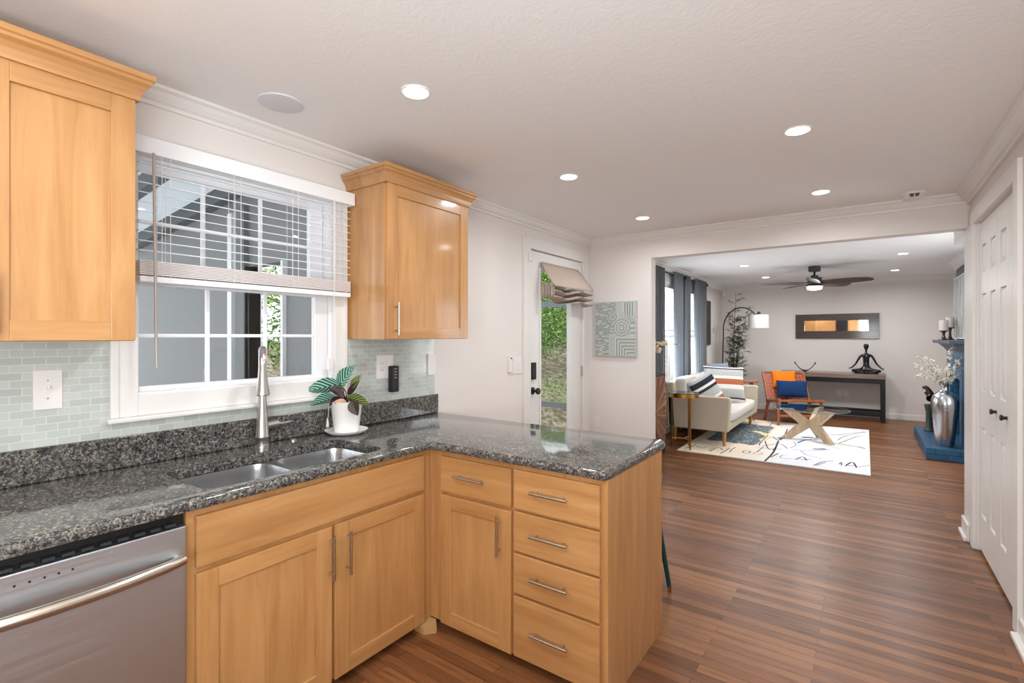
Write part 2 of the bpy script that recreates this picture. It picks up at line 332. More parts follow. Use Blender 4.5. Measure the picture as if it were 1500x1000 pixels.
wall_holes('wall_right', 'y', -1.7, YB+.12, XR, XR+.12, H, [(-1.2, .1, .75, 2.2), (3.385, 4.5, 0, 2.18)], wall_m, 'right kitchen wall with closet')
wall_holes('wall_rear', 'x', -.15, XR+.12, -1.7, -1.6, H, [(2.25, 2.9, .7, 2.1)], wall_m)
struct(MB().box(XR+.12, 4.1, 4.743, 4.86, 0, H).build('wall_closet_side', wall_m))
struct(MB().box(-.15, 4.1, YF, YF+.15, 0, H).build('wall_far', far_m), 'far living room wall')
wall_holes('wall_living_right', 'y', 4.86, YF, 3.9, 4.05, H, [(5.8, 6.8, .7, 2.1)], far_m)
struct(MB().box(3.6, 3.7, 3.3, 4.5, 0, H).build('wall_closet_back', wall_m))
struct(MB().box(2.995, 3.9, 4.86, 5.62, 2.2, H).build('trim_9', trim_m), 'white boxed soffit end beyond the opening')
# crown mouldings
CP = [(0, 0), (.07, 0), (.07, .012), (.055, .02), (.045, .035), (.03, .05), (.018, .056), (.014, .07), (0, .07)]
def crown(name, axis, a0, a1, wall, sgn, m=trim_m, s=1.0):
    poly = [(wall+sgn*p*s, H-q*s) for p, q in CP]
    return struct(MB().prism(poly, a0, a1, {'y': 'y', 'x': 'x'}[axis]).build(name, m, smooth=False), 'white crown moulding')
crown('trim_1', 'y', -1.6, YB, 0, 1)
crown('trim_2', 'x', 0, XR, YB, -1)
crown('trim_3', 'y', -1.6, YB, XR, -1, s=1.15)
crown('trim_4', 'y', YB+.12, YF, 0, 1, s=1.3)
crown('trim_5', 'x', 0, 3.9, YF, -1, s=1.3)
crown('trim_6', 'x', 0, 2.99, YB+.12, 1, s=1.3)
# baseboards
def baseb(name, x0, x1, y0, y1):
    b = MB().box(x0, x1, y0, y1, 0, .10); return struct(b.build(name, trim_m, bevel=.006), 'white baseboard')
baseb('baseboard_far', 0, 3.9, YF-.016, YF); baseb('baseboard_living_left', 0, .016, YB+.13, YF-.02)
baseb('baseboard_back', .02, .655, YB-.016, YB); baseb('baseboard_left', 0, .016, 2.45, 3.47)
b = MB().box(XR-.016, XR, 1.2, 3.288, 0, .1).box(XR-.045, XR-.016, 1.2, 3.288, 0, .028).build('baseboard_right', trim_m, bevel=.005); struct(b, 'white baseboard at the closet')
b = MB().box(XR-.032, XR-.0165, 4.62, 4.86, 0, .12).box(XR-.05, XR-.032, 4.62, 4.86, 0, .028).build('baseboard_post', trim_m, bevel=.005); struct(b, 'white baseboard wrapping the wall end by the opening')

# ------------------------------------------------------------------ kitchen window
w = sempty('window_1', label='white kitchen window over the sink')
b = MB()   # casing boards around
b.box(0, .016, .645, WY0, 1.107, 2.22).box(0, .016, WY1, 1.712, 1.107, 2.22).box(0, .016, WY0, WY1, 2.16, 2.22).box(0, .016, WY0, WY1, 1.107, WZ0)
b.box(.016, .026, .645, .672, 1.107, 2.22).box(.016, .026, 1.69, 1.712, 1.107, 2.22)
b.build('casing', trim_m, w, bevel=.003)
b = MB().box(0, .045, .632, 1.73, 1.088, 1.107); b.build('stool_moulding', trim_m, w, bevel=.006)
b = MB(); d0, d1 = -.13, -.02
b.box(d0, d1, WY0, WY0+.002, WZ0, WZ1).box(d0, d1, WY1-.02, WY1, WZ0, WZ1).box(d0, d1, WY0+.002, WY1-.02, WZ0, WZ0+.010).box(d0, d1, WY0+.002, WY1-.02, WZ1-.012, WZ1)
b.box(-.02, .006, WY0, WY1, WZ0-.004, WZ0+.008)
b.build('jamb', vinyl_m, w, bevel=.002)
def sash(x0, x1, z0, z1, rails, name):
    b = MB(); y0, y1 = WY0+.002, WY1-.022; st = .032
    b.box(x0, x1, y0, y0+.012, z0, z1).box(x0, x1, y1-.075, y1, z0, z1).box(x0, x1, y0+.012, y1-.075, z0, z0+rails[0]).box(x0, x1, y0+.012, y1-.075, z1-rails[1], z1)
    gy0, gy1 = y0+.012, y1-.075; xm = (x0+x1)/2
    for k in (1, 2):
        yy = gy0+(gy1-gy0)*k/3; b.box(xm-.006, xm+.008, yy-.009, yy+.009, z0+rails[0], z1-rails[1])
    zz = (z0+rails[0]+z1-rails[1])/2; b.box(xm-.006, xm+.0075, gy0, gy1, zz-.008, zz+.008)
    o = b.build(name, vinyl_m, w, bevel=.003)
    MB().box(xm-.002, xm+.002, gy0, gy1, z0+rails[0], z1-rails[1]).build('pane', pane_m, o); return o
sash(-.06, -.025, WZ0+.010, 1.69, (.02, .055), 'lower_sash')
sash(-.105, -.07, 1.66, WZ1-.012, (.035, .03), 'upper_sash')
# blind
bl = thing('window_blind', 'white horizontal slat blind half raised over the kitchen sink window', 'blind', (.02, 1.17, 2.14))
L = lambda b, name, m, p, **k: b.build(name, m, p, loc=tuple(-c for c in p.location) if p.parent is None else None, **k)
L(MB().box(.066, .078, .70, 1.722, 2.148, 2.215).box(.02, .066, 1.712, 1.722, 2.148, 2.215).box(.02, .066, .70, .71, 2.148, 2.215), 'valance', vinyl_m, bl, bevel=.002)
L(MB().box(.026, .062, .715, 1.71, 2.155, 2.2), 'head_rail', vinyl_m, bl)
b = MB()
for k in range(10):
    z = 2.115-k*.0385
    b.obox((.044, .725, z), (.044, 1.70, z), .046, .0028, up=(.20, 0, 1))
L(b, 'slat', vinyl_m, bl)
b = MB()
for k in range(9): b.box(.020, .068, .725, 1.70, 1.722-k*.0065, 1.7262-k*.0065)
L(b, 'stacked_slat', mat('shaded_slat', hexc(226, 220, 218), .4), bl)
L(MB().box(.018, .070, .725, 1.70, 1.640, 1.664), 'bottom_rail', vinyl_m, bl, bevel=.003)
b = MB()
for y in (.80, .83, 1.08, 1.11, 1.36, 1.39, 1.60, 1.63):
    b.tube([(.070, y, 2.15), (.0705, y, 1.65)], .0011, 5); b.tube([(.018, y, 2.15), (.0175, y, 1.65)], .0011, 5)
L(b, 'ladder_cord', white_p, bl)
L(MB().tube([(.088, .765, 2.15), (.088, .775, 1.30)], .0055, 8), 'wand', mat('grey_wand', hexc(170, 158, 150), .3), bl, smooth=True)
L(MB().tube([(.085, 1.585, 2.16), (.075, 1.59, 1.3), (.06, 1.575, 1.12), (.055, 1.565, .955)], .0016, 6).lathe([(.002, .99), (.006, .975), (.009, .945), (.005, .94)], (.055, 1.565, 0), 10), 'lift_cord', white_p, bl, smooth=True)
tag(MB().box(.0165, .035, 1.585, 1.615, 1.245, 1.305).build('cord_cleat', white_p, bevel=.003), 'small white cord cleat on the right window casing', 'cord cleat')

# ------------------------------------------------------------------ backsplash tile
b = MB(); b.box(0, .008, -.9, .645, 1.034, 1.408).box(0, .008, 1.712, 2.413, 1.034, 1.408).box(0, .008, .645, 1.712, 1.034, 1.088)
struct(b.build('trim_7', tile_m), 'pale green glass mosaic tile backsplash')
# ------------------------------------------------------------------ countertop
def offs(poly, d):
    n = len(poly); out = []
    for i in range(n):
        p, q, r = Vector(poly[i-1]), Vector(poly[i]), Vector(poly[(i+1) % n])
        e1 = (q-p).normalized(); e2 = (r-q).normalized(); n1 = Vector((-e1.y, e1.x)); n2 = Vector((-e2.y, e2.x))
        m_ = (n1+n2); m_ = m_/max(m_.dot(n1), .2); out.append(tuple(q+m_*d))
    return out
def rrect(x0, x1, y0, y1, r, n=8):
    pts = []
    for cx, cy, a in ((x1-r, y0+r, -PI/2), (x1-r, y1-r, 0), (x0+r, y1-r, PI/2), (x0+r, y0+r, PI)):
        for k in range(n+1): t = a+PI/2*k/n; pts.append((cx+r*math.cos(t), cy+r*math.sin(t)))
    return pts
def roundpoly(poly, rad, n=6):
    out = []; N = len(poly)
    for i in range(N):
        p, q, r = Vector(poly[i-1]), Vector(poly[i]), Vector(poly[(i+1) % N]); d = rad[i]
        if d <= 0: out.append(tuple(q)); continue
        a = q+(p-q).normalized()*d; b2 = q+(r-q).normalized()*d
        for k in range(n+1):
            t = k/n; out.append(tuple(a*(1-t)**2+q*2*t*(1-t)+b2*t*t))
    return out
def slab_with_holes(outer, holes, prof, name, m, parent=None):
    # prof: list of (inset, z) from top to bottom
    bm = bmesh.new(); rings = []
    for d, z in prof:
        pts = offs(outer, d) if d else outer
        rings.append([bm.verts.new((p[0], p[1], z)) for p in pts])
    n = len(outer)
    for a, c in zip(rings, rings[1:]):
        for i in range(n): bm.faces.new((a[i], c[i], c[(i+1) % n], a[(i+1) % n]))
    zt, zb = prof[0][1], prof[-1][1]; tops = []; bots = []
    for h in holes:
        t = [bm.verts.new((p[0], p[1], zt)) for p in h]; b_ = [bm.verts.new((p[0], p[1], zb)) for p in h]; k = len(h)
        for i in range(k): bm.faces.new((t[i], t[(i+1) % k], b_[(i+1) % k], b_[i]))
        tops.append(t); bots.append(b_)
    for loops in ([rings[0]]+tops, [rings[-1]]+bots):
        es = []
        for lp in loops:
            for i in range(len(lp)):
                e = bm.edges.get((lp[i], lp[(i+1) % len(lp)])) or bm.edges.new((lp[i], lp[(i+1) % len(lp)])); es.append(e)
        bmesh.ops.triangle_fill(bm, edges=es, use_beauty=True, use_dissolve=False)
    bmesh.ops.recalc_face_normals(bm, faces=bm.faces)
    me = bpy.data.meshes.new(name); bm.to_mesh(me); bm.free(); me.materials.append(m)
    me.polygons.foreach_set('use_smooth', [True]*len(me.polygons)); me.set_sharp_from_angle(angle=math.radians(35))
    o = bpy.data.objects.new(name, me); COL.objects.link(o); o.parent = parent; return o
CT, CB = .912, .874
Lp = [(0.002, -.9), (.665, -.9), (.665, 1.722), (1.585, 1.722), (1.585, 2.437), (0.002, 2.437)]
Lr = roundpoly(Lp, [0, .02, .02, .02, .05, 0])
prof = [(.014, CT), (.008, CT-.0015), (.003, CT-.006), (0, CT-.014), (0, CB+.012), (.004, CB+.003), (.010, CB)]
hole = rrect(.225, .600, .742, 1.502, .06)
ct = thing('countertop', 'speckled grey granite countertop wrapping the corner and peninsula', 'countertop', (.33, 1.5, CB))
o = slab_with_holes(Lr, [hole], prof, 'slab', granite, ct); o.location = (-.33, -1.5, -CB)
L(MB().box(.002, .022, -.9, 2.437, CT, 1.034), 'backsplash_strip', granite, ct, bevel=.003)

# ------------------------------------------------------------------ sink
sk = thing('kitchen_sink', 'double bowl stainless steel sink set under the granite', 'sink', (.41, 1.13, .68))
bowls = [(.232, .590, .752, 1.128), (.232, .590, 1.162, 1.494)]
fl = rrect(.205, .62, .722, 1.522, .08)
o = slab_with_holes(fl, [rrect(*q, .065) for q in bowls], [(0, CB-.001), (0, CB-.004)], 'flange', steel_v, sk); o.location = (-.41, -1.13, -.68)
for (x0, x1, y0, y1) in bowls:
    b = MB(); rings = []
    for d, z, r in ((0, CB-.002, .065), (.004, CB-.03, .065), (.010, .74, .062), (.03, .70, .05), (.06, .69, .04)):
        rings.append([(p[0], p[1], z) for p in rrect(x0+d, x1-d, y0+d, y1-d, r)])
    n_ = len(rings[0]); vs = [p for r in rings for p in r]
    fs = [(i*n_+j, i*n_+(j+1) % n_, (i+1)*n_+(j+1) % n_, (i+1)*n_+j) for i in range(len(rings)-1) for j in range(n_)]+[tuple((len(rings)-1)*n_+j for j in range(n_))]
    b._add(vs, fs); bo = L(b, 'bowl', steel_v, sk, smooth=True)
    c_ = ((x0+x1)/2, (y0+y1)/2)
    MB().lathe([(.0, .692), (.04, .694), (.042, .691)], (c_[0], c_[1], 0), 24).build('drain', nickel, bo, smooth=True)

# ------------------------------------------------------------------ faucet
fx, fy = .075, 1.205; dx, dy = .82, -.42
faucet_m = mat('brushed_faucet_steel', hexc(196, 194, 190), .27, 1)
fa = thing('kitchen_faucet', 'brushed nickel pull-down gooseneck faucet behind the sink', 'faucet', (fx, fy, CT))
MB().lathe([(.033, 0), (.033, .005), (.030, .008), (.030, .036), (.0315, .038), (.0315, .044), (.030, .05), (.027, .10), (.0225, .16), (.0185, .22), (.0165, .25)], n=28).build('body', faucet_m, fa, smooth=True)
arc = [(0, 0, .24)]
for k in range(15):
    t = PI*k/14; q = .078*(1-math.cos(t)); arc.append((dx*q*1.15, dy*q*1.15, .365+.088*math.sin(t)-.0*t))
arc.append((dx*.165*1.1, dy*.165*1.1, .352))
MB().tube(arc, .0165, 18).build('spout', faucet_m, fa, smooth=True)
hx, hy = dx*.165*1.1, dy*.165*1.1
MB().lathe([(.0168, .366), (.0178, .36), (.0190, .335), (.0245, .285), (.0285, .262), (.0285, .255), (.024, .252)], (hx, hy, 0), 24).build('spray_head', faucet_m, fa, smooth=True)
hd = MB().tube([(.0, .015, .09), (.0, .075, .094)], .0185, 20).build('handle', faucet_m, fa, smooth=True)
MB().tube([(.0, .072, .094), (.002, .095, .090), (.006, .138, .094)], [.012, .007, .005], 12).build('lever', faucet_m, hd, smooth=True)
tag(MB().lathe([(.020, 0), (.020, .004), (.014, .008)], (0, 0, 0), 20).build('sink_hole_cover', faucet_m, loc=(.075, 1.36, CT), smooth=True), 'small round nickel cap on granite beside faucet', 'cap')

# ------------------------------------------------------------------ cabinet kit (front faces local -Y, width along local X)
def bar_pull(parent, cx, cz, length, vertical, name='handle', y=0.0):
    b = MB(); h = length/2; e = h*.72; o = .03
    if vertical: b.tube([(cx, y-o, cz-h), (cx, y-o, cz+h)], .006, 12); [b.tube([(cx, y, cz+s*e), (cx, y-o, cz+s*e)], .0045, 8) for s in (-1, 1)]
    else: b.tube([(cx-h, y-o, cz), (cx+h, y-o, cz)], .006, 12); [b.tube([(cx+s*e, y, cz), (cx+s*e, y-o, cz)], .0045, 8) for s in (-1, 1)]
    return b.build(name, nickel, parent, smooth=True)
def shaker(parent, x0, x1, z0, z1, y=0.0, st=.068, name='door', handle=None):
    b = MB(); t = .02
    b.box(x0, x0+st, y, y+t, z0, z1, 0).box(x1-st, x1, y, y+t, z0, z1, 0)
    b.box(x0+st, x1-st, y, y+t, z0, z0+st*.93, 1).box(x0+st, x1-st, y, y+t, z1-st*.93, z1, 1)
    b.box(x0+st-.004, x1-st+.004, y+.009, y+.016, z0+st*.9, z1-st*.9, 0)
    o = b.build(name, [maple_v, maple_h], parent, bevel=.0016)
    if handle: bar_pull(o, handle[0], handle[1], .176, True, y=y)
    return o
def drawer(parent, x0, x1, z0, z1, y=0.0, handle=True, name='drawer'):
    o = MB().box(x0, x1, y, y+.02, z0, z1).build(name, [maple_h], parent, bevel=.003)
    if handle: bar_pull(o, (x0+x1)/2-.015, (z0+z1)/2+.005, .178, False, y=y)
    return o
def crown_cab(parent, x0, x1, ydep, z0):
    # moulding across the front and both returns; profile outwards/up
    pr = [(0, 0), (.008, .0), (.010, .012), (.015, .030), (.024, .046), (.036, .056), (.036, .066), (.044, .070), (.044, .088), (0, .088)]
    b = MB(); rings = []
    for o_, u in pr:
        rings.append([(x0-o_, ydep, z0+u), (x0-o_, -o_, z0+u), (x1+o_, -o_, z0+u), (x1+o_, ydep, z0+u)])
    vs = [p for r in rings for p in r]; fs = []
    for i in range(len(pr)-1):
        for j in range(3): fs.append((i*4+j, i*4+j+1, (i+1)*4+j+1, (i+1)*4+j))
    k = (len(pr)-1)*4; fs.append((k, k+1, k+2, k+3)); fs.append((3, 2, 1, 0)); b._add(vs, fs)
    return b.build('crown', [maple_h], parent)
def wall_cab(label, yl, w_, xf, doors, z0=1.409, z1=2.245):
    t = thing('wall_cabinet', label, 'cabinet', (xf, yl, z0), PI/2); h = z1-z0
    MB().box(0, w_, .02, xf, 0, h+.05).build('body', [maple_v], t, bevel=.001)
    for (a, c, hd_) in doors: shaker(t, a, c, .002, h-.003, handle=hd_)
    crown_cab(t, 0, w_, xf-.002, h-.006); return t
wall_cab('maple wall cabinet left of the sink window, cut by the photo edge', -.13, .764, .33, [(.003, .378, (.343, .11)), (.384, .761, (.42, .11))])
wall_cab('maple wall cabinet right of the sink window with single door', 1.728, .655, .335, [(.008, .652, (.058, .11))])

# base cabinets
FX = .645
def base_body(t, w_, dep, z0=.04, z1=.872, ex=0):
    b = MB().box(-ex, w_, .018, .036, z0, z1); b.box(0, .016, .036, dep, z0, z1).box(w_-.016, w_, .036, dep, z0, z1).box(.016, w_-.016, .036, dep, z0, z0+.016).box(.016, w_-.016, dep-.01, dep, z0, z1)
    b.box(.0, w_, .09, .105, 0, z0); return b.build('body', [maple_v], t)
t = thing('base_cabinet', 'maple sink base cabinet with two doors under a wide false front', 'cabinet', (FX, .672, 0), PI/2)
base_body(t, 1.086, .60)
drawer(t, .024, 1.027, .682, .848, handle=False, name='false_front')
shaker(t, .024, .517, .041, .664, handle=(.506-.034+.002+.032, .547)); shaker(t, .531, 1.027, .041, .664, handle=(.585, .541))
MB().prism([(1.00, -.02), (1.045, -.062), (1.085, -.02), (1.085, .04), (1.0, .04)], 0, .036, 'z').build('corner_toe_block', mat('bare_ply_block', hexc(176, 138, 92), .6), t)
t = thing('base_cabinet', 'maple peninsula cabinet with one drawer over one door', 'cabinet', (.646, 1.740, 0))
base_body(t, .49, .60, ex=.019)
drawer(t, .064, .483, .680, .848); shaker(t, .064, .483, .043, .664, handle=(.427, .551))
t = thing('base_cabinet', 'maple peninsula end cabinet with four stacked drawers and plain end panel', 'cabinet', (1.137, 1.740, 0))
base_body(t, .422, .60)
for (z0, z1) in ((.682, .850), (.500, .671), (.318, .489), (.045, .306)): drawer(t, .006, .412, z0, z1)
MB().prism([(.012, 0), (.598, 0), (.598, CB-.001), (.012, CB-.001)], .4225, .442, 'x').build('end_panel', [maple_v], t, bevel=.0015)
MB().box(.4225, .446, .598, .617, 0, CB-.001).build('corner_strip', [maple_v], t, bevel=.0015)
MB().box(-1.08, .422, .602, .617, 0, CB-.001).build('back_panel', [maple_v], t)
t = thing('base_cabinet', 'maple base cabinet left of the dishwasher, outside the photo', 'cabinet', (FX, -.895, 0), PI/2)
base_body(t, .948, .60); drawer(t, .01, .938, .682, .848); shaker(t, .01, .47, .041, .664, handle=(.43, .55)); shaker(t, .478, .938, .041, .664, handle=(.52, .55))

# ------------------------------------------------------------------ dishwasher
dw = thing('dishwasher', 'stainless steel dishwasher with bowed bar handle under the counter', 'dishwasher', (.645, .062, 0), PI/2)
MB().box(.004, .606, .03, .58, .05, .868).box(.0, .606, .07, .58, 0, .05).build('tub', rubber, dw)
def dwf(u, v):
    return (0.004+u*.60, -.006*math.sin(PI*min(1, max(0, (v-.74)/.2)))*0 - .0, .1+v*.732)
MB().box(.004, .604, -.004, .03, .10, .832).build('door', steel, dw, bevel=.004)
pts = []
for k in range(21):
    u = k/20; pts.append((.03+u*.555, -.03-.038*math.sin(PI*u)**.7, .737))
hb = MB().tube(pts, .0165, 16).tube([(.035, 0, .737), (.035, -.035, .737)], .011, 12).tube([(.58, 0, .737), (.58, -.035, .737)], .011, 12); hb.build('handle', nickel, dw, smooth=True)
for k in range(5): MB().lathe([(.003, -.0055), (.003, -.003)], (.33-k*.028, 0, .80), 8, axis='y').build('indicator', black, dw)
bm_ = mat('dark_grey_button', hexc(48, 48, 50), .4)
for k in range(14): MB().box(.03+k*.04, .055+k*.04, -.002, .02, .838, .846).build('control_button', bm_, dw)

# ------------------------------------------------------------------ plates and wall devices in kitchen
def plate(name, label, cat, x, y0, y1, z0, z1, th=.006, extra=None, m=white_p):
    t = thing(name, label, cat, (x, (y0+y1)/2, z0)); L(MB().box(x, x+th, y0, y1, z0, z1), 'plate', m, t, bevel=.002)
    if extra: extra(t, x+th)
    return t
def sw(t, x):
    L(MB().box(x, x+.002, .461, .475, 1.222, 1.252).box(x, x+.012, .4635, .4725, 1.236, 1.250), 'toggle', white_p, t, bevel=.001)
    for z in (1.268, 1.204): L(MB().lathe([(.003, x), (.003, x+.0015)], (0, .468, z), 10, axis='x'), 'screw', nickel, t)
plate('light_switch', 'white toggle switch plate on tile under the left wall cabinet', 'light switch', .008, .43, .508, 1.165, 1.305, extra=sw)
def outl(t, x):
    b = MB()
    for yy in (1.962, 2.022):
        b.box(x, x+.0015, yy-.017, yy+.017, 1.195, 1.285, 0)
    L(b, 'receptacle', white_p, t)
    for zz in (1.222, 1.262):
        for dy_ in (-.007, .007): L(MB().box(x+.0015, x+.002, 1.961+dy_, 1.963+dy_, zz-.006, zz+.006), 'slot', black, t)
plate('wall_outlet', 'white double outlet plate on tile right of the sink window', 'outlet', .008, 1.925, 2.052, 1.170, 1.312, extra=outl)
t = thing('plug_in_adapter', 'black upright plug-in adapter sticking out of the tile wall outlet', 'adapter', (.015, 2.03, 1.085))
L(MB().box(.0155, .05, 2.005, 2.068, 1.085, 1.245), 'housing', black, t, bevel=.008)
b = MB()
for k in range(4): b.box(.0502, .051, 2.028, 2.046, 1.225-k*.018, 1.230-k*.018)
L(b, 'indicator', mat('grey_print', hexc(150, 150, 150), .5), t)
plate('blank_plate', 'white narrow wall plate at the end of the tile', 'wall plate', .008, 2.345, 2.419, 1.167, 1.309, th=.012)
def btn(t, x): L(MB().box(x, x+.001, 3.283, 3.299, 1.238, 1.252), 'button', black, t)
plate('remote_holder', 'small white remote in wall cradle left of the exterior door', 'remote control', 0, 3.27, 3.312, 1.13, 1.268, th=.02, extra=btn)
def rock(t, x):
    L(MB().box(x, x+.003, 3.358, 3.392, 1.145, 1.21).box(x, x+.003, 3.41, 3.444, 1.145, 1.21), 'rocker', white_p, t, bevel=.001)
plate('light_switch', 'white two-gang rocker switch plate beside the exterior door casing', 'light switch', 0, 3.337, 3.467, 1.11, 1.246, extra=rock)
tag(MB().box(.02, .04, 3.545, 3.577, 2.075, 2.15).build('door_sensor', white_p, bevel=.004), 'small white sensor box on the upper left of the exterior door casing', 'sensor')
t = thing('wall_outlet', 'small white outlet plate low on wall below the sage relief art', 'outlet', (.09, YB, .46)); L(MB().box(.055, .125, YB-.006, YB, .47, .585), 'plate', white_p, t, bevel=.002)

# ------------------------------------------------------------------ exterior door
struct(MB().box(0, .02, 3.484, 3.585, 0, 2.285).box(0, .02, 4.57, 4.69, 0, 2.285).box(0, .02, 3.585, 4.57, 2.19, 2.285).build('trim_8', trim_m, bevel=.003), 'white casing of the exterior door')
d = sempty('door_1', label='white exterior door with full glass lite')
y0, y1, gz0, gz1 = 3.592, 4.562, .22, 2.02; gy0, gy1 = 3.778, 4.335
b = MB().box(-.05, -.008, y0, gy0, .01, 2.183).box(-.05, -.008, gy1, y1, .01, 2.183).box(-.05, -.008, gy0, gy1, .01, gz0).box(-.05, -.008, gy0, gy1, gz1, 2.183)
b.box(-.008, .004, gy0-.022, gy0, gz0-.022, gz1+.022).box(-.008, .004, gy1, gy1+.022, gz0-.022, gz1+.022).box(-.008, .004, gy0, gy1, gz1, gz1+.022).box(-.008, .004, gy0, gy1, gz0-.022, gz0)
b.build('slab', door_m, d, bevel=.003)
MB().box(-.15, -.06, 3.585, 3.60, 0, 2.19).box(-.15, -.06, 4.555, 4.57, 0, 2.19).box(-.15, -.06, 3.6, 4.555, 2.175, 2.19).build('frame', trim_m, d)
MB().box(-.032, -.026, gy0, gy1, gz0, gz1).build('pane', pane_m, d)
MB().box(-.008, .018, 3.612, 3.676, 1.045, 1.195).build('deadbolt', black, d, bevel=.006)
MB().lathe([(.032, -.008), (.032, .002), (.012, .006), (.011, .03), (.02, .036), (.029, .046), (.030, .056), (.024, .066), (.005, .07)], (0, 3.645, .945), 24, axis='x').build('knob', black, d, smooth=True)
MB().box(-.01, .008, 4.558, 4.574, 1.02, 1.12).build('hinge', nickel, d); 
# roman shade
rs = thing('roman_shade', 'taupe linen roman shade bunched at the top of the exterior door glass', 'blind', (.01, 4.1, 2.0))
def flap(u, v):
    y = 3.76+u*.70+v*.05*u; return (.008+v*(.15+.01*math.sin(u*9)), y, 2.095-v*.225-.02*math.sin(PI*v)*math.sin(u*5+1))
L(MB().grid(flap, 16, 8), 'flap', taupe, rs, smooth=True, solid=.005)
def folds(u, v):
    z = 1.885-v*.13; x = .09+.055*math.sin(v*PI*5+u*7)+.02*math.sin(u*13); return (max(.012, x), 3.77+u*.73+.012*math.sin(v*17), z-.03*u+.015*math.sin(u*8+2))
L(MB().grid(folds, 24, 30), 'folds', taupe, rs, smooth=True, solid=.004)
def side(u, v):
    return (.015+u*.13, 3.765+.016*math.sin(u*PI*9), 1.895-v*.125)
L(MB().grid(side, 40, 3), 'gathered_end', taupe, rs, smooth=True, solid=.003)

# ------------------------------------------------------------------ wall art on the back wall
t = thing('relief_art', 'square sage grey textured relief panel with circles on the wall beside the opening', 'wall art', (.298, YB, 1.22))
L(MB().box(.066, .53, YB-.03, YB-.002, 1.22, 1.78), 'canvas', [art_grey], t, bevel=.003)
b = MB(); X0, Z0, Wd, Hd = .066, 1.22, .464, .56; yy = YB-.031
def st(pts, wdt=.003, m=0):
    P = [(X0+p*Wd, yy, Z0+q*Hd) for p, q in pts]
    for a, c in zip(P, P[1:]): b.obox(a, c, wdt*1.0, .004, m, up=(0, 1, 0)) if False else b.tube([a, c], wdt/2, 5, m)
def ring(cx_, cz_, r, m=0, k=28): st([(cx_+r*math.cos(2*PI*i/k), cz_+r*.83*math.sin(2*PI*i/k)) for i in range(k+1)], .0045, m)
for q, r in enumerate((.03, .06, .09, .12, .15, .18)): ring(.66, .52, r, q % 2)
for q, r in enumerate((.03, .06, .09, .12)): ring(.45, .72, r, (q+1) % 2)
for k in range(40):
    z = .03+k*.024; x1 = .48 if abs(z-.52) < .12 else .36 if z < .8 else .52
    x = .04
    while x < x1:
        l = R.uniform(.03, .10); st([(x, z+R.uniform(-.005, .005)), (min(x+l, x1), z+R.uniform(-.005, .005))], .0052, (1, 1, 0)[R.randrange(3)]); x += l+.014
for k in range(4): st([(.72+k*.03, .98), (.72+k*.03, .72-.01*k), (.80+k*.04, .66), (.97, .64-.02*k)], .006, k % 2)
for k in range(11): st([(.52+k*.03, .02), (.52+k*.03, .34-k*.03), (.97, .34-k*.03)], .006, k % 2)
for k in range(9): st([(.70+k*.030, .97), (.70+k*.030, .80-.01*k)], .006, k % 2)
for k in range(6): st([(.86, .38+k*.045), (.97, .38+k*.045)], .006, k % 2)
for k in range(8): st([(.40+.0*k, .05+k*.04), (.50, .05+k*.04)], .003, 2)
L(b, 'relief', [art_line, art_dark, art_grey], t)

# ------------------------------------------------------------------ closet
struct(MB().box(XR-.02, XR, 3.29, 3.385, 0, 2.27).box(XR-.02, XR, 4.5, 4.595, 0, 2.27).box(XR-.02, XR, 3.385, 4.5, 2.18, 2.27).box(XR+.001, XR+.12, 3.385, 3.389, 0, 2.18).box(XR+.001, XR+.12, 4.496, 4.5, 0, 2.18).box(XR+.02, XR+.05, 3.389, 4.496, 2.145, 2.18).build('trim_10', trim_m, bevel=.003), 'white closet door casing')
struct(MB().box(XR-.016, XR, 4.60, 4.86, 0, 2.194).build('trim_12', trim_m, bevel=.003), 'white board on the wall end')
def bifold(nm, y0_, y1_, knob_y, lab):
    d = sempty(nm, label=lab); x0, x1 = XR+.016, XR+.046; mid = (y0_+y1_)/2
    for a, c in ((y0_, mid-.0015), (mid+.0015, y1_)):
        b = MB(); st_ = .062; rows = [(.25, .83), (1.07, 1.70), (1.84, 2.02)]; zs = [.02]+[z for r in rows for z in r]+[2.14]
        b.box(x0, x1, a, a+st_, .02, 2.14).box(x0, x1, c-st_, c, .02, 2.14)
        for i in range(0, 8, 2): b.box(x0, x1, a+st_, c-st_, zs[i], zs[i+1])
        for za, zb in rows:
            c0, c1 = a+st_, c-st_; b.box(x0+.012, x1, c0, c1, za, zb); e, m_ = .004, .032
            vs = [(x0+.012, c0+e, za+e), (x0+.012, c1-e, za+e), (x0+.012, c1-e, zb-e), (x0+.012, c0+e, zb-e), (x0+.002, c0+m_, za+m_), (x0+.002, c1-m_, za+m_), (x0+.002, c1-m_, zb-m_), (x0+.002, c0+m_, zb-m_)]
            b._add(vs, [(4, 7, 6, 5), (0, 4, 5, 1), (1, 5, 6, 2), (2, 6, 7, 3), (3, 7, 4, 0)])
        b.build('leaf', door_m, d, bevel=.002)
    MB().lathe([(.010, -.0), (.008, -.012), (.016, -.02), (.016, -.028), (.004, -.031)], (x0, knob_y, .985), 16, axis='x').build('knob', black, d, smooth=True)
bifold('door_2', 3.944, 4.494, 3.975, 'far pair of white bifold closet leaves'); bifold('door_3', 3.391, 3.940, 3.71, 'near pair of white bifold closet leaves')

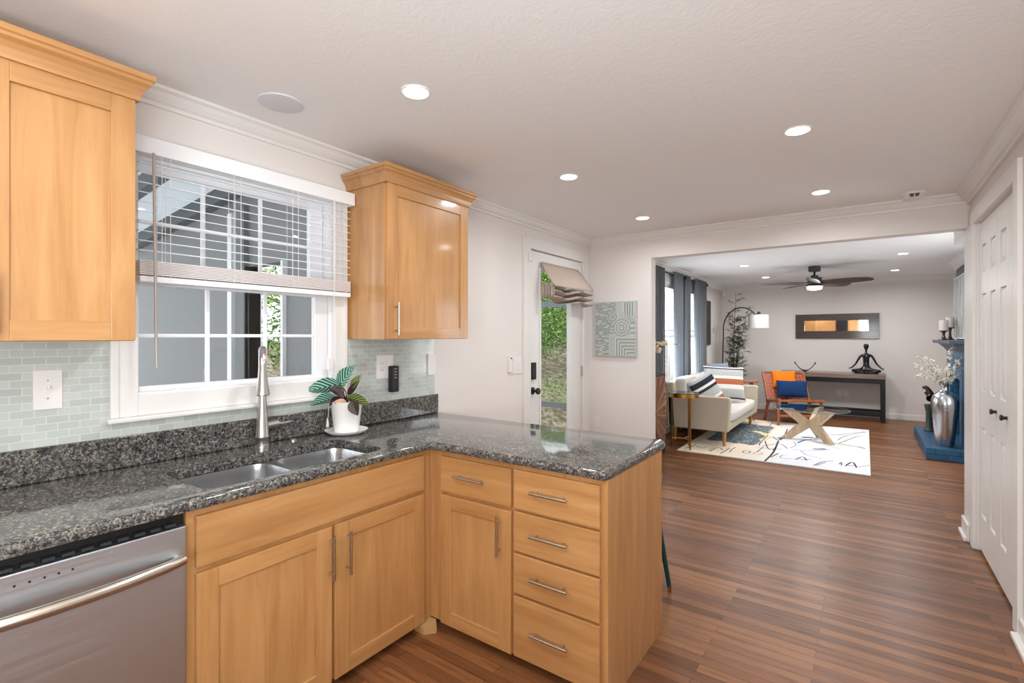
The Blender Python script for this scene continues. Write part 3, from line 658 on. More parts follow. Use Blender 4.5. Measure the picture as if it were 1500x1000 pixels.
# ------------------------------------------------------------------ recessed lights
def can(x, y, lab, p=CAN_POWER, glowing=True):
    t = thing('recessed_light', lab, 'ceiling light', (x, y, H), group='round recessed ceiling lights')
    MB().lathe([(.050, -.002), (.052, -.004), (.062, -.005), (.064, -.001), (.064, 0)], n=32).build('trim_ring', white_p, t, smooth=True)
    MB().lathe([(.0, -.005), (.050, -.005), (.050, -.0045)], n=32).build('lens', glow, t)
    d = bpy.data.lights.new('can_lamp', 'AREA'); d.shape = 'DISK'; d.size = .11; d.energy = p; d.color = (.97, .985, 1); d.spread = math.radians(165)
    l = bpy.data.objects.new('can_lamp', d); COL.objects.link(l); l.parent = t; l.location = (0, 0, -.008)
can(.862, 1.436, 'lit round recessed light nearest the sink, left of the ceiling'); can(2.110, 2.80, 'lit round recessed light in the kitchen, nearest of the right hand row')
can(.845, 2.766, 'lit round recessed light between the wall cabinet and exterior door'); can(2.125, 4.09, 'lit round recessed light beside the smoke detector')
can(.828, 4.094, 'lit round recessed light in the kitchen nearest the back wall corner'); can(2.11, 1.44, 'lit round recessed light just above the photo frame')
can(.86, .1, 'round recessed light behind the camera on the sink side'); can(2.11, .1, 'round recessed light behind the camera, right side'); 
can(.86, -1.0, 'round recessed light at the rear of the kitchen')
can(.963, 7.72, 'lit living room recessed light above the coffee table, left and near', 12); can(.99, 9.45, 'lit living room recessed light above the arc lamp, left and far', 12)
can(2.757, 7.71, 'lit living room recessed light right of the fan, nearer', 12); can(2.75, 9.58, 'lit living room recessed light right of the fan, farther', 12)
can(2.0, 6.0, 'living room recessed light just beyond the opening, hidden by the header')
sp = thing('ceiling_speaker', 'white round flush speaker in the ceiling above the sink window', 'speaker', (.317, 1.16, H))
MB().lathe([(.090, 0), (.090, -.006), (.083, -.008), (.0, -.007)], n=40).build('grille', mat('speaker_white', hexc(214, 216, 220), .6), sp, smooth=True)
sd = thing('smoke_detector', 'white round smoke detector on the kitchen ceiling near the opening', 'smoke detector', (2.66, 4.50, H))
MB().lathe([(.072, 0), (.072, -.012), (.060, -.018), (.05, -.034), (.0, -.036)], n=36).build('housing', white_p, sd, smooth=True)
for q in (-1, 1): MB().box(q*.015-.012, q*.015+.012, -.062, -.052, -.027, -.018).build('vent_slot', black, sd); MB().box(q*.013-.010, q*.013+.010, -.056, -.049, -.036, -.030).build('vent_slot', black, sd)

# ------------------------------------------------------------------ stool behind peninsula
t = thing('bar_stool', 'dark green bar stool with brass tipped legs behind the peninsula', 'stool', (1.33, 2.70, 0))
for i, (sx, sy) in enumerate(((1, 1), (1, -1), (-1, 1), (-1, -1))):
    fx_, fy_ = (.162*sx, .057+.0 if sy > 0 else -.25) if False else (.162*sx, .162*sy - .105)
    tx, ty = .085*sx, .085*sy-.105
    lg = MB().tube([(tx, ty, .62), (fx_*.97+tx*.03, fy_*.97+ty*.03, .03)], [.017, .0125], 14).build('leg', tealpaint, t, smooth=True)
    MB().tube([(fx_*.975+tx*.025, fy_*.975+ty*.025, .036), (fx_, fy_, 0)], [.0135, .010], 14).build('brass_tip', brass, lg, smooth=True)
t.location = (1.33, 2.70, 0)
MB().lathe([(.15, .62), (.165, .63), (.17, .66), (.15, .68), (0, .685)], (0, -.105, 0), 28).build('seat', tealpaint, t, smooth=True)
MB().tube([(.130*math.cos(a), .130*math.sin(a)-.105, .19) for a in [2*PI*k/24 for k in range(25)]], .007, 8).build('foot_ring', tealpaint, t, smooth=True)

# ------------------------------------------------------------------ potted plant by the sink
pp = thing('potted_plant', 'striped prayer plant in a white pot on the counter corner', 'plant', (.145, 1.618, CT))
MB().lathe([(.062, .0), (.09, .004), (.108, .018), (.110, .022), (.104, .020), (.085, .010), (0, .008)], n=40).build('saucer', ceramic, pp, smooth=True)
MB().lathe([(.058, .009), (.062, .012), (.081, .168), (.083, .172), (.078, .172), (.074, .15), (0, .15)], n=40).build('pot', ceramic, pp, smooth=True)
MB().lathe([(.074, .150), (.074, .154), (0, .156)], n=20).build('soil', soil, pp)
def leafblade(base, tip, wid, droop, roll, mt, name='leaf', parent=pp, stem=True, stemm=cal_under, root=(0, 0, .15)):
    B, T = Vector(base), Vector(tip); d = (T-B); ln = d.length; dn = d.normalized(); sd = dn.cross(Vector((0, 0, 1))); sd.normalize(); up = sd.cross(dn)
    q = Matrix.Rotation(roll, 3, dn); sd = q @ sd; up = q @ up
    def fn(u, v):
        s = (v*2-1); w_ = wid*math.sin(PI*min(1, u*.97+.03)**.8)**.8*(1-.25*u)
        return B+d*u+Vector((0, 0, -droop*u*u))+sd*s*w_+up*(.18*wid*abs(s)*2*math.sin(PI*u))
    o = MB().grid(fn, 12, 6, uv=True).build(name, mt, parent, smooth=True)
    if stem: MB().tube([root, tuple((Vector(root)+B)/2+Vector((0, 0, .02))), base], .0028, 6).build('stem', stemm, o, smooth=True)
    return o
# camera right vector ~ (.813,.582), towards camera ~ (.582,-.813)
cr = Vector((.813, .582, 0)); cf = Vector((.582, -.813, 0))
def LP(a, f, z): return tuple(cr*a+cf*f+Vector((0, 0, z)))
leafblade(LP(-.03, .02, .265), LP(-.205, .04, .222), .050, .0, 1.15, cal_leaf)
leafblade(LP(-.045, -.0, .25), LP(.055, .02, .36), .050, -.0, 1.25, cal_leaf)
leafblade(LP(-.04, .05, .20), LP(-.165, .07, .155), .042, .0, .9, cal_leaf)
leafblade(LP(.0, .01, .22), LP(-.055, .03, .255), .026, .0, .3, cal_leaf2)
leafblade(LP(.025, .0, .24), LP(.075, -.01, .31), .026, .0, .9, cal_leaf2)
leafblade(LP(.02, .05, .195), LP(.145, .06, .150), .045, .0, -.9, cal_leaf2)
leafblade(LP(.01, .0, .20), LP(.07, .0, .28), .026, .0, -.6, cal_under)
leafblade(LP(-.01, .02, .20), LP(-.09, .02, .245), .024, 0, -.8, cal_under)
leafblade(LP(-.01, .05, .19), LP(-.07, .06, .16), .034, .01, .6, cal_under)
leafblade(LP(.05, .07, .18), LP(.085, .08, .105), .034, .0, 1.3, mat('dark_olive_leaf', hexc(62, 50, 38), .45))
leafblade(LP(.02, .06, .165), LP(-.04, .085, .175), .024, .0, 1.2, mat('peach_leaf_underside', hexc(196, 150, 118), .5))

# ================================================================== LIVING ROOM
def living_window(n_, y0, y1, lab):
    w_ = sempty('window_%d' % n_, label=lab)
    MB().box(0, .02, y0-.09, y0, .53, 2.3).box(0, .02, y1, y1+.09, .53, 2.3).box(0, .02, y0, y1, 2.2, 2.3).box(0, .03, y0-.1, y1+.1, .56, .62).build('casing', trim_m, w_, bevel=.003)
    b = MB()
    for (za, zb, x) in ((.62, 1.45, -.06), (1.40, 2.2, -.09)):
        b.box(x, x+.03, y0, y0+.04, za, zb).box(x, x+.03, y1-.04, y1, za, zb).box(x, x+.03, y0+.04, y1-.04, za, za+.05).box(x, x+.03, y0+.04, y1-.04, zb-.05, zb)
        ym = (y0+y1)/2; b.box(x+.008, x+.022, ym-.008, ym+.008, za, zb)
    b.build('sash', vinyl_m, w_)
    MB().box(-.05, -.046, y0+.02, y1-.02, .64, 1.42).box(-.08, -.076, y0+.02, y1-.02, 1.42, 2.18).build('pane', pane_m, w_)
    t = thing('window_blind', lab.replace('window', 'white slat blind in the upper half of the') + ' window', 'blind', (.01, (y0+y1)/2, 2.15))
    b = MB()
    for k in range(17): b.obox((-.012, y0+.01, 2.16-k*.038), (-.012, y1-.01, 2.16-k*.038), .046, .003, up=(.9, 0, 1))
    L(b, 'slat', vinyl_m, t); L(MB().box(-.035, .008, y0+.01, y1-.01, 2.165, 2.199), 'head_rail', vinyl_m, t); L(MB().box(-.03, .005, y0+.01, y1-.01, 1.50, 1.525), 'bottom_rail', vinyl_m, t)
    return t
living_window(2, 6.75, 7.75, 'near living room window')['label'] = 'white slat blind in the living room window, nearer one behind the sofa'
living_window(3, 8.2, 8.85, 'far living room window')['label'] = 'white slat blind in the living room window, farther one near the carved panel'
def curtain(y0, y1, nf, lab, ztop=2.38, x=.080, amp=.044):
    def fn(u, v):
        sq = 1-.12*math.sin(PI*v)*.6; y = (y0+y1)/2+(u-.5)*(y1-y0)*(1-.08*math.sin(PI*v*.8))
        return (x+amp*math.copysign(abs(math.sin(u*nf*2*PI))**.7, math.sin(u*nf*2*PI))*(.85+.2*v), y+.012*math.sin(u*nf*4*PI), ztop-v*(ztop-.03))
    return tag(MB().grid(fn, nf*14, 10).build('curtain', sheer_f, smooth=True, solid=.004), lab, 'curtain')
curtain(6.50, 6.88, 4, 'slate blue curtain panel nearest the opening, straight pleats'); curtain(7.32, 7.78, 3, 'slate blue curtain panel in the middle, hanging behind the sofa')
curtain(7.86, 8.12, 3, 'slate blue curtain panel beside the middle one, darker folds'); curtain(8.42, 9.12, 6, 'slate blue curtain panel farthest from the opening, beside the carved panel')
def rod(y0, y1, lab):
    t = thing('curtain_rod', lab, 'curtain rod', (.11, (y0+y1)/2, 2.33))
    L(MB().tube([(.08, y0, 2.335), (.08, y1, 2.335)], .013, 12), 'pole', blackm, t, smooth=True)
    for y in (y0-.02, y1+.02): L(MB().ball((.08, y, 2.335), .028), 'finial', blackm, t, smooth=True)
    for y in (y0+.05, y1-.065): L(MB().box(0, .08, y, y+.015, 2.32, 2.335), 'bracket', blackm, t)
rod(6.40, 7.80, 'black curtain rod over the nearer living room window'); rod(7.84+.05, 9.16, 'black curtain rod over the farther living room window')
t = thing('wall_carving', 'tall dark carved wood wall panel right of the curtains', 'wall art', (0, 9.44, 1.27)); L(MB().box(.002, .03, 9.24, 9.68, 1.27, 2.08), 'panel', [carved], t, bevel=.004)
tag(MB().box(.03, .09, 10.56, 10.62, 2.22, 2.31).build('motion_sensor', white_p, bevel=.012), 'small white motion sensor high in the far left corner', 'sensor')

# sunburst sideboard
t = thing('sideboard', 'carved sunburst wood cabinet just inside the living room, beside curtains', 'cabinet', (.2, 5.6, 0))
darkw = mat('dark_stained_wood', hexc(52, 36, 28), .5)
L(MB().box(.03, .38, 5.16, 6.04, .0, .975), 'body', darkw, t, bevel=.003)
for (a, c_, hinge) in ((5.17, 5.598, 1), (5.602, 6.03, 0)):
    b = MB(); cx_, cz_ = 5.6, .52; sgn = -1 if hinge else 1; n_ = 26
    pts = []
    hw, hh = .42, .43
    for k in range(n_+1):
        th = -PI/2+PI*k/n_; cs, sn = math.cos(th)*hw*1.45, math.sin(th)*hh*1.45
        s_ = min(1, hw/max(abs(cs), 1e-6), hh/max(abs(sn), 1e-6)); pts.append((cx_+sgn*(cs*s_+.004), cz_+sn*s_))
    for k in range(n_):
        p, q = pts[k], pts[k+1]; mid = ((p[0]+q[0])/2, (p[1]+q[1])/2); zc = .381
        vs = [(zc, cx_+sgn*.004, cz_), (zc, p[0], p[1]), (zc+.012, mid[0], mid[1]), (zc, q[0], q[1])]
        b._add(vs, [(0, 1, 2), (0, 2, 3)], k % 3)
    dd = L(b, 'door', [wood('sunburst_a', 'z', hexc(120, 70, 42), hexc(150, 92, 56), hexc(86, 48, 30), .4), wood('sunburst_b', 'y', hexc(96, 54, 34), hexc(120, 70, 44), hexc(66, 38, 26), .4), wood('sunburst_c', 'z', hexc(146, 92, 56), hexc(176, 118, 76), hexc(110, 66, 40), .4)], t)
    MB().ball((.402, 5.6+sgn*.025, .52), .014).build('knob', black, dd, smooth=True)
    dd.location = tuple(-c for c in t.location)
for o_ in list(t.children):
    for q in o_.children: q.location = (0, 0, 0)
# orchid
t = thing('orchid', 'cream orchid sprig arching above the sunburst cabinet', 'flower', (.22, 5.42, .975))
MB().lathe([(.045, 0), (.06, .05), (.055, .10), (.03, .13), (.028, .12), (.0, .10)], n=20).build('vase', ceramic, t, smooth=True)
MB().tube([(0, 0, .1), (.03, .03, .25), (.11, .10, .36), (.20, .17, .40), (.30, .33, .37), (.36, .50, .35)], .003, 6).build('stem', twig, t, smooth=True)
def flower(parent, c, r, m, name='bloom', k=5, flat=.6):
    b = MB()
    for i in range(k):
        a = 2*PI*i/k+R.random(); e = R.uniform(-.3, .3)
        b.ball((c[0]+math.cos(a)*r*.5, c[1]+math.sin(a)*r*.5, c[2]+e*r), (r*.5, r*.5, r*.4), 0, 6, 5)
    return b.build(name, m, parent, smooth=True)
for p in ((.10, .10, .375), (.15, .13, .385), (.20, .17, .38), (.19, .18, .34), (.24, .22, .37), (.22, .20, .31), (.27, .26, .36), (.17, .16, .32), (.21, .20, .28), (.36, .49, .355)): flower(t, p, .042 if p[1] < .4 else .015, orchid_m, k=6)

# rug
rugm = mat('cream_rug', (.8, .8, .8), .95, spec=.1); n = NT(rugm)
tc = n.add('ShaderNodeTexCoord'); sep = n.add('ShaderNodeSeparateXYZ'); n.link(tc.outputs['Object'], sep.inputs[0])
mr = n.add('ShaderNodeMapRange'); mr.inputs['From Min'].default_value = 1.1; mr.inputs['From Max'].default_value = 1.6; n.link(sep.outputs[0], mr.inputs[0])
base = n.mix(mr.outputs[0], hexc(226, 212, 192), hexc(222, 222, 226))
f = n.noise(n.coord((1, 1, 1)), 5, 5, .7); 
def boxmask(x0, x1, y0, y1, soft):
    out = None
    for s_, lo, sg in ((0, x0, 1), (0, x1, -1), (1, y0, 1), (1, y1, -1)):
        m_ = n.add('ShaderNodeMapRange'); m_.inputs['From Min'].default_value = lo-soft*sg; m_.inputs['From Max'].default_value = lo+soft*sg; n.link(sep.outputs[s_], m_.inputs[0])
        if out is None: out = m_.outputs[0]
        else:
            q = n.add('ShaderNodeMath', operation='MULTIPLY'); n.link(out, q.inputs[0]); n.link(m_.outputs[0], q.inputs[1]); out = q.outputs[0]
    return out
mk = boxmask(.55, 1.28, 7.0, 8.75, .12)
sm = n.add('ShaderNodeMath', operation='ADD'); n.link(mk, sm.inputs[0]); n.link(f, sm.inputs[1])
th = n.add('ShaderNodeMapRange'); th.inputs['From Min'].default_value = 1.15; th.inputs['From Max'].default_value = 1.3; n.link(sm.outputs[0], th.inputs[0])
f3 = n.noise(n.coord((1, 1, 1)), 30, 4, .7); patch = n.ramp(f3, [(.38, hexc(70, 82, 92)), (.52, hexc(96, 110, 118)), (.64, hexc(176, 178, 174))])
n.color(n.mix(th.outputs[0], base, patch))
rug = thing('area_rug', 'cream rug with painted scribbles and slate patch under the coffee table', 'rug', (1.43, 7.7, 0))
L(MB().box(.47, 2.425, 6.205, 9.2, .001, .011), 'pile', rugm, rug)
RUG_STROKES = [
 (0, 0.022, [(1.453, 6.215), (1.457, 6.283), (1.463, 6.423), (1.468, 6.589), (1.468, 6.759), (1.461, 6.948), (1.448, 7.166), (1.434, 7.375), (1.424, 7.528)]),
 (0, 0.016, [(1.414, 8.585), (1.420, 8.458), (1.429, 8.280), (1.437, 8.097), (1.441, 7.948), (1.440, 7.831), (1.435, 7.727), (1.429, 7.643), (1.425, 7.585)]),
 (1, 0.020, [(1.319, 7.799), (1.339, 7.750), (1.367, 7.679), (1.396, 7.613), (1.417, 7.579), (1.428, 7.584), (1.433, 7.615), (1.437, 7.661), (1.444, 7.712), (1.456, 7.776), (1.472, 7.857), (1.488, 7.934), (1.498, 7.989)]),
 (0, 0.014, [(1.276, 7.422), (1.296, 7.329), (1.323, 7.198), (1.352, 7.068), (1.375, 6.974), (1.394, 6.919), (1.411, 6.885), (1.425, 6.871), (1.437, 6.875), (1.445, 6.909), (1.450, 6.970), (1.454, 7.036), (1.457, 7.081)]),
 (0, 0.012, [(1.256, 6.908), (1.277, 6.917), (1.308, 6.929), (1.342, 6.943), (1.378, 6.956), (1.417, 6.970), (1.461, 6.985), (1.501, 6.998), (1.529, 7.007)]),
 (0, 0.012, [(1.246, 7.870), (1.246, 7.681), (1.245, 7.417), (1.250, 7.179), (1.267, 7.045), (1.303, 7.056), (1.353, 7.157), (1.408, 7.276), (1.456, 7.335), (1.497, 7.301), (1.533, 7.220), (1.563, 7.132), (1.584, 7.075)]),
 (0, 0.012, [(1.148, 8.687), (1.149, 8.771), (1.149, 8.896), (1.150, 9.024), (1.150, 9.113)]),
 (0, 0.010, [(1.900, 8.527), (1.924, 8.501), (1.958, 8.461), (1.996, 8.431), (2.033, 8.433), (2.070, 8.483), (2.108, 8.566), (2.149, 8.659), (2.193, 8.737), (2.246, 8.796), (2.304, 8.848), (2.358, 8.890), (2.395, 8.920)]),
 (0, 0.010, [(2.073, 8.048), (2.084, 8.117), (2.098, 8.216), (2.119, 8.333), (2.150, 8.455), (2.200, 8.592), (2.267, 8.750), (2.332, 8.897), (2.378, 9.001)]),
 (0, 0.012, [(2.091, 7.789), (2.125, 7.921), (2.177, 8.119), (2.234, 8.329), (2.281, 8.488), (2.315, 8.567), (2.342, 8.600), (2.363, 8.609), (2.378, 8.618)]),
 (0, 0.012, [(1.967, 7.754), (2.003, 7.765), (2.054, 7.783), (2.112, 7.795), (2.168, 7.792), (2.228, 7.761), (2.292, 7.711), (2.346, 7.665), (2.378, 7.643), (2.378, 7.656), (2.355, 7.690), (2.325, 7.730), (2.304, 7.757)]),
 (3, 0.030, [(1.973, 7.653), (2.010, 7.671), (2.063, 7.699), (2.120, 7.725), (2.169, 7.742), (2.211, 7.743), (2.250, 7.735), (2.282, 7.724), (2.305, 7.718)]),
 (0, 0.008, [(1.906, 8.280), (1.932, 8.331), (1.970, 8.407), (2.015, 8.479), (2.064, 8.517), (2.121, 8.503), (2.185, 8.457), (2.243, 8.405), (2.282, 8.370)]),
 (0, 0.012, [(1.646, 7.072), (1.678, 7.073), (1.724, 7.075), (1.776, 7.083), (1.825, 7.106), (1.877, 7.155), (1.933, 7.224), (1.984, 7.292), (2.019, 7.339)]),
 (0, 0.014, [(1.920, 6.314), (1.932, 6.361), (1.949, 6.431), (1.969, 6.505), (1.991, 6.566), (2.015, 6.607), (2.043, 6.639), (2.068, 6.663), (2.086, 6.680)]),
 (0, 0.010, [(1.946, 6.332), (1.960, 6.376), (1.981, 6.442), (2.003, 6.508), (2.018, 6.555)]),
 (0, 0.018, [(2.203, 6.494), (2.214, 6.550), (2.230, 6.634), (2.247, 6.712), (2.262, 6.745), (2.276, 6.707), (2.288, 6.626), (2.298, 6.539), (2.305, 6.481)]),
 (0, 0.012, [(2.228, 6.534), (2.241, 6.543), (2.259, 6.556), (2.278, 6.570), (2.291, 6.579)]),
 (0, 0.008, [(2.317, 6.525), (2.339, 6.560), (2.372, 6.612), (2.406, 6.664), (2.410, 6.699)]),
 (1, 0.018, [(1.727, 6.502), (1.737, 6.548), (1.752, 6.616), (1.769, 6.679), (1.785, 6.708), (1.800, 6.683), (1.815, 6.624), (1.828, 6.560), (1.837, 6.518)]),
 (1, 0.014, [(1.751, 6.536), (1.777, 6.551), (1.815, 6.573), (1.852, 6.596), (1.878, 6.611)]),
 (0, 0.007, [(1.681, 6.526), (1.674, 6.516), (1.663, 6.500), (1.650, 6.486), (1.637, 6.478), (1.621, 6.478), (1.603, 6.482), (1.587, 6.491), (1.575, 6.508), (1.570, 6.535), (1.568, 6.573), (1.569, 6.611), (1.574, 6.641), (1.583, 6.661), (1.597, 6.675), (1.610, 6.684), (1.620, 6.691)]),
 (0, 0.016, [(1.481, 6.465), (1.490, 6.517), (1.503, 6.595), (1.516, 6.674), (1.525, 6.728)]),
 (0, 0.010, [(2.144, 6.547), (2.147, 6.573), (2.153, 6.613), (2.158, 6.647), (2.162, 6.658), (2.165, 6.631), (2.166, 6.580), (2.167, 6.526), (2.168, 6.491)]),
 (0, 0.010, [(1.726, 7.035), (1.744, 6.992), (1.769, 6.930), (1.794, 6.869), (1.811, 6.828)]),
 (0, 0.008, [(1.812, 6.812), (1.846, 6.796), (1.894, 6.773), (1.942, 6.751), (1.974, 6.735)]),
 (0, 0.012, [(1.237, 6.612), (1.239, 6.585), (1.236, 6.559), (1.229, 6.536), (1.218, 6.519), (1.205, 6.509), (1.191, 6.509), (1.179, 6.518), (1.168, 6.535), (1.161, 6.557), (1.159, 6.584), (1.161, 6.611), (1.169, 6.634), (1.180, 6.652), (1.193, 6.661), (1.207, 6.662), (1.220, 6.652), (1.230, 6.635), (1.237, 6.612)]),
 (2, 0.012, [(1.369, 6.616), (1.370, 6.590), (1.365, 6.563), (1.356, 6.539), (1.343, 6.520), (1.328, 6.509), (1.312, 6.507), (1.298, 6.515), (1.287, 6.530), (1.280, 6.553), (1.279, 6.579), (1.283, 6.606), (1.292, 6.631), (1.305, 6.650), (1.321, 6.661), (1.337, 6.663), (1.351, 6.655), (1.362, 6.639), (1.369, 6.616)]),
 (2, 0.010, [(0.805, 6.376), (0.802, 6.422), (0.798, 6.489), (0.794, 6.565), (0.792, 6.635), (0.794, 6.701), (0.799, 6.769), (0.804, 6.828), (0.807, 6.870)]),
 (0, 0.012, [(0.983, 6.693), (0.982, 6.658), (0.980, 6.608), (0.978, 6.552), (0.975, 6.497), (0.971, 6.440), (0.965, 6.379), (0.960, 6.324), (0.957, 6.286)]),
 (0, 0.012, [(1.032, 6.777), (1.030, 6.739), (1.027, 6.685), (1.024, 6.628), (1.023, 6.579), (1.025, 6.538), (1.028, 6.501), (1.032, 6.470), (1.034, 6.448)]),
 (0, 0.014, [(0.828, 6.347), (0.829, 6.394), (0.830, 6.463), (0.833, 6.535), (0.837, 6.589), (0.845, 6.619), (0.854, 6.636), (0.865, 6.642), (0.877, 6.637), (0.893, 6.616), (0.910, 6.579), (0.926, 6.542), (0.938, 6.517)]),
 (0, 0.014, [(0.529, 6.320), (0.535, 6.345), (0.542, 6.382), (0.550, 6.424), (0.557, 6.467), (0.563, 6.515), (0.569, 6.569), (0.574, 6.619), (0.577, 6.654)]),
 (0, 0.012, [(0.600, 6.568), (0.618, 6.548), (0.644, 6.519), (0.671, 6.494), (0.692, 6.485), (0.707, 6.501), (0.718, 6.534), (0.727, 6.569), (0.734, 6.593)]),
 (1, 0.050, [(1.845, 7.243), (1.857, 7.249), (1.874, 7.257), (1.893, 7.268), (1.911, 7.280), (1.928, 7.296), (1.947, 7.314), (1.963, 7.332), (1.974, 7.344)]),
 (1, 0.090, [(1.386, 7.753), (1.396, 7.753), (1.409, 7.754), (1.424, 7.757), (1.437, 7.765), (1.449, 7.782), (1.462, 7.805), (1.472, 7.827), (1.480, 7.843)]),
 (1, 0.070, [(1.664, 7.975), (1.676, 7.986), (1.692, 8.002), (1.711, 8.019), (1.728, 8.032), (1.744, 8.040), (1.760, 8.045), (1.775, 8.048), (1.785, 8.050)]),
 (1, 0.030, [(1.648, 7.525), (1.658, 7.575), (1.672, 7.647), (1.689, 7.724), (1.706, 7.786), (1.725, 7.827), (1.747, 7.857), (1.767, 7.879), (1.780, 7.895)]),
 (0, 0.008, [(1.608, 7.140), (1.617, 7.181), (1.631, 7.240), (1.643, 7.306), (1.647, 7.368), (1.639, 7.429), (1.623, 7.494), (1.605, 7.552), (1.592, 7.593)]),
 (3, 0.080, [(1.238, 7.450), (1.242, 7.485), (1.248, 7.536), (1.254, 7.591), (1.262, 7.640), (1.270, 7.682), (1.279, 7.723), (1.288, 7.757), (1.294, 7.782)]),
 (0, 0.012, [(1.321, 7.014), (1.317, 6.934), (1.310, 6.822), (1.304, 6.712), (1.300, 6.639)]),
 (3, 0.100, [(1.024, 8.099), (1.049, 8.081), (1.085, 8.055), (1.123, 8.025), (1.154, 7.994), (1.179, 7.958), (1.200, 7.919), (1.218, 7.883), (1.230, 7.858)]),
]
rb = MB()
for col_, wd, pts in RUG_STROKES:
    P = [Vector((x, y)) for x, y in pts]; vs = []
    for i, p in enumerate(P):
        d_ = (P[min(i+1, len(P)-1)]-P[max(i-1, 0)]); d_ = d_.normalized() if d_.length > 0 else Vector((1, 0)); nn = Vector((-d_.y, d_.x))*wd/2
        vs += [(p.x+nn.x, p.y+nn.y, .0118), (p.x-nn.x, p.y-nn.y, .0118)]
    rb._add(vs, [(2*i, 2*i+2, 2*i+3, 2*i+1) for i in range(len(P)-1)], col_)
L(rb, 'painted_stroke', [mat('rug_ink', hexc(52, 60, 70), .9), mat('rug_blue', hexc(74, 108, 142), .9), mat('rug_rust', hexc(196, 140, 104), .9), mat('rug_yellow', hexc(218, 200, 150), .9)], rug)

# sofa
sf = thing('sofa', 'oatmeal upholstered sofa with tapered wood legs under the windows', 'sofa', (.58, 7.72, 0))
def cushion(x0, x1, y0, y1, z0, z1, name, m, parent, puff=.02, loc=True):
    def mk(): 
        b = MB(); cx_, cy_, cz_ = (x0+x1)/2, (y0+y1)/2, (z0+z1)/2; hx_, hy_, hz_ = (x1-x0)/2, (y1-y0)/2, (z1-z0)/2
        N = 14
        def sup(a, e): return math.copysign(abs(a)**e, a)
        nv, nu = 16, 32; vs = []
        for i in range(nv+1):
            ph = -PI/2+PI*i/nv
            for j in range(nu):
                t_ = 2*PI*j/nu; c_, s_ = math.cos(ph), math.sin(ph)
                vs.append((cx_+hx_*sup(c_, .25)*sup(math.cos(t_), .25), cy_+hy_*sup(c_, .25)*sup(math.sin(t_), .25), cz_+hz_*sup(s_, .25)))
        fs = [(i*nu+j, i*nu+(j+1) % nu, (i+1)*nu+(j+1) % nu, (i+1)*nu+j) for i in range(nv) for j in range(nu)]
        b._add(vs, fs); return b
    return L(mk(), name, m, parent, smooth=True) if loc else mk().build(name, m, parent, smooth=True)
FZ = .012
L(MB().box(.22, .955, 6.75, 8.70, .20, .30), 'frame', sofa_f, sf, bevel=.015)
L(MB().prism([(.20, .20), (.965, .20), (.985, .625), (.95, .64), (.22, .64), (.185, .60)], 6.70, 6.81, 'y'), 'arm', sofa_f, sf, bevel=.018)
L(MB().prism([(.20, .20), (.965, .20), (.985, .625), (.95, .64), (.22, .64), (.185, .60)], 8.65, 8.76, 'y'), 'arm', sofa_f, sf, bevel=.018)
L(MB().prism([(.18, .20), (.30, .20), (.27, .80), (.15, .80)], 6.70, 8.76, 'y'), 'backrest', sofa_f, sf, bevel=.02)
seat_f = fabric('pale_grey_upholstery', hexc(200, 196, 190))
cushion(.27, .985, 6.815, 8.645, .30, .435, 'seat_cushion', seat_f, sf)
for a, c_ in ((6.82, 7.42), (7.43, 8.03), (8.04, 8.64)):
    cushion(.24, .40, a, c_, .42, .86, 'back_cushion', seat_f, sf)
for x, y, z in ((.903, 6.76, FZ), (.26, 6.80, FZ), (.88, 8.66, FZ), (.26, 8.66, 0)):
    L(MB().tube([(x, y, .21), (x, y, z)], [.030, .017], 14), 'leg', oakleg, sf, smooth=True)
def pillow(name, label, c, w_, h_, t_, rot, bands, mats, axis=1):
    o = bpy.data.objects.new(name, None)
    b = MB(); nu, nv = 24, 24
    for side in (1, -1):
        def fn(u, v, side=side):
            a, e = u*2-1, v*2-1; th_ = t_/2*max(0, (1-a*a))**.42*max(0, (1-e*e))**.42
            pin = 1-.06*(a*a*e*e) ; s1 = 1-.05*(1-e*e)*0
            return (a*w_/2*(1-.05*(1-e*e)*abs(a)), side*th_, e*h_/2*(1-.05*(1-a*a)*abs(e)))
        o0 = len(b.f); b.grid(fn, nu, nv)
        for i in range(nu):
            for j in range(nv):
                s_ = ((j+.5)/nv if axis else (i+.5)/nu); mi = 0
                for (p, q, k) in bands:
                    if p <= s_ < q: mi = k
                b.m[o0+i*nv+j] = mi
    ob = b.build(name, mats, smooth=True); bpy.data.objects.remove(o)
    ob.location = c; ob.rotation_euler = rot; return tag(ob, label, 'pillow')
pm = [white_f, grey_f, ink_f, rust_f]
pillow('throw_pillow', 'striped white, ink and rust throw pillow tilted at the near end of sofa', (.60, 7.10, .67), .46, .46, .15, (math.radians(-18), math.radians(-22), math.radians(62)), [(0, .22, 3), (.22, .30, 0), (.30, .55, 1), (.55, .62, 2), (.62, .72, 0), (.72, .86, 2), (.86, 1, 1)], pm)
pillow('throw_pillow', 'larger striped throw pillow with wide rust band at the far side of sofa', (.66, 7.88, .715), .62, .52, .18, (math.radians(-14), math.radians(3), math.radians(38)), [(0, .04, 0), (.04, .08, 2), (.08, .32, 1), (.32, .44, 0), (.44, .62, 3), (.62, .72, 0), (.72, .90, 1), (.90, .94, 2), (.94, 1, 0)], pm)
pillow('throw_pillow', 'slate blue pillow peeking up behind the larger striped pillow', (.52, 8.28, .76), .5, .5, .12, (math.radians(-14), 0, math.radians(65)), [], [curt_f])

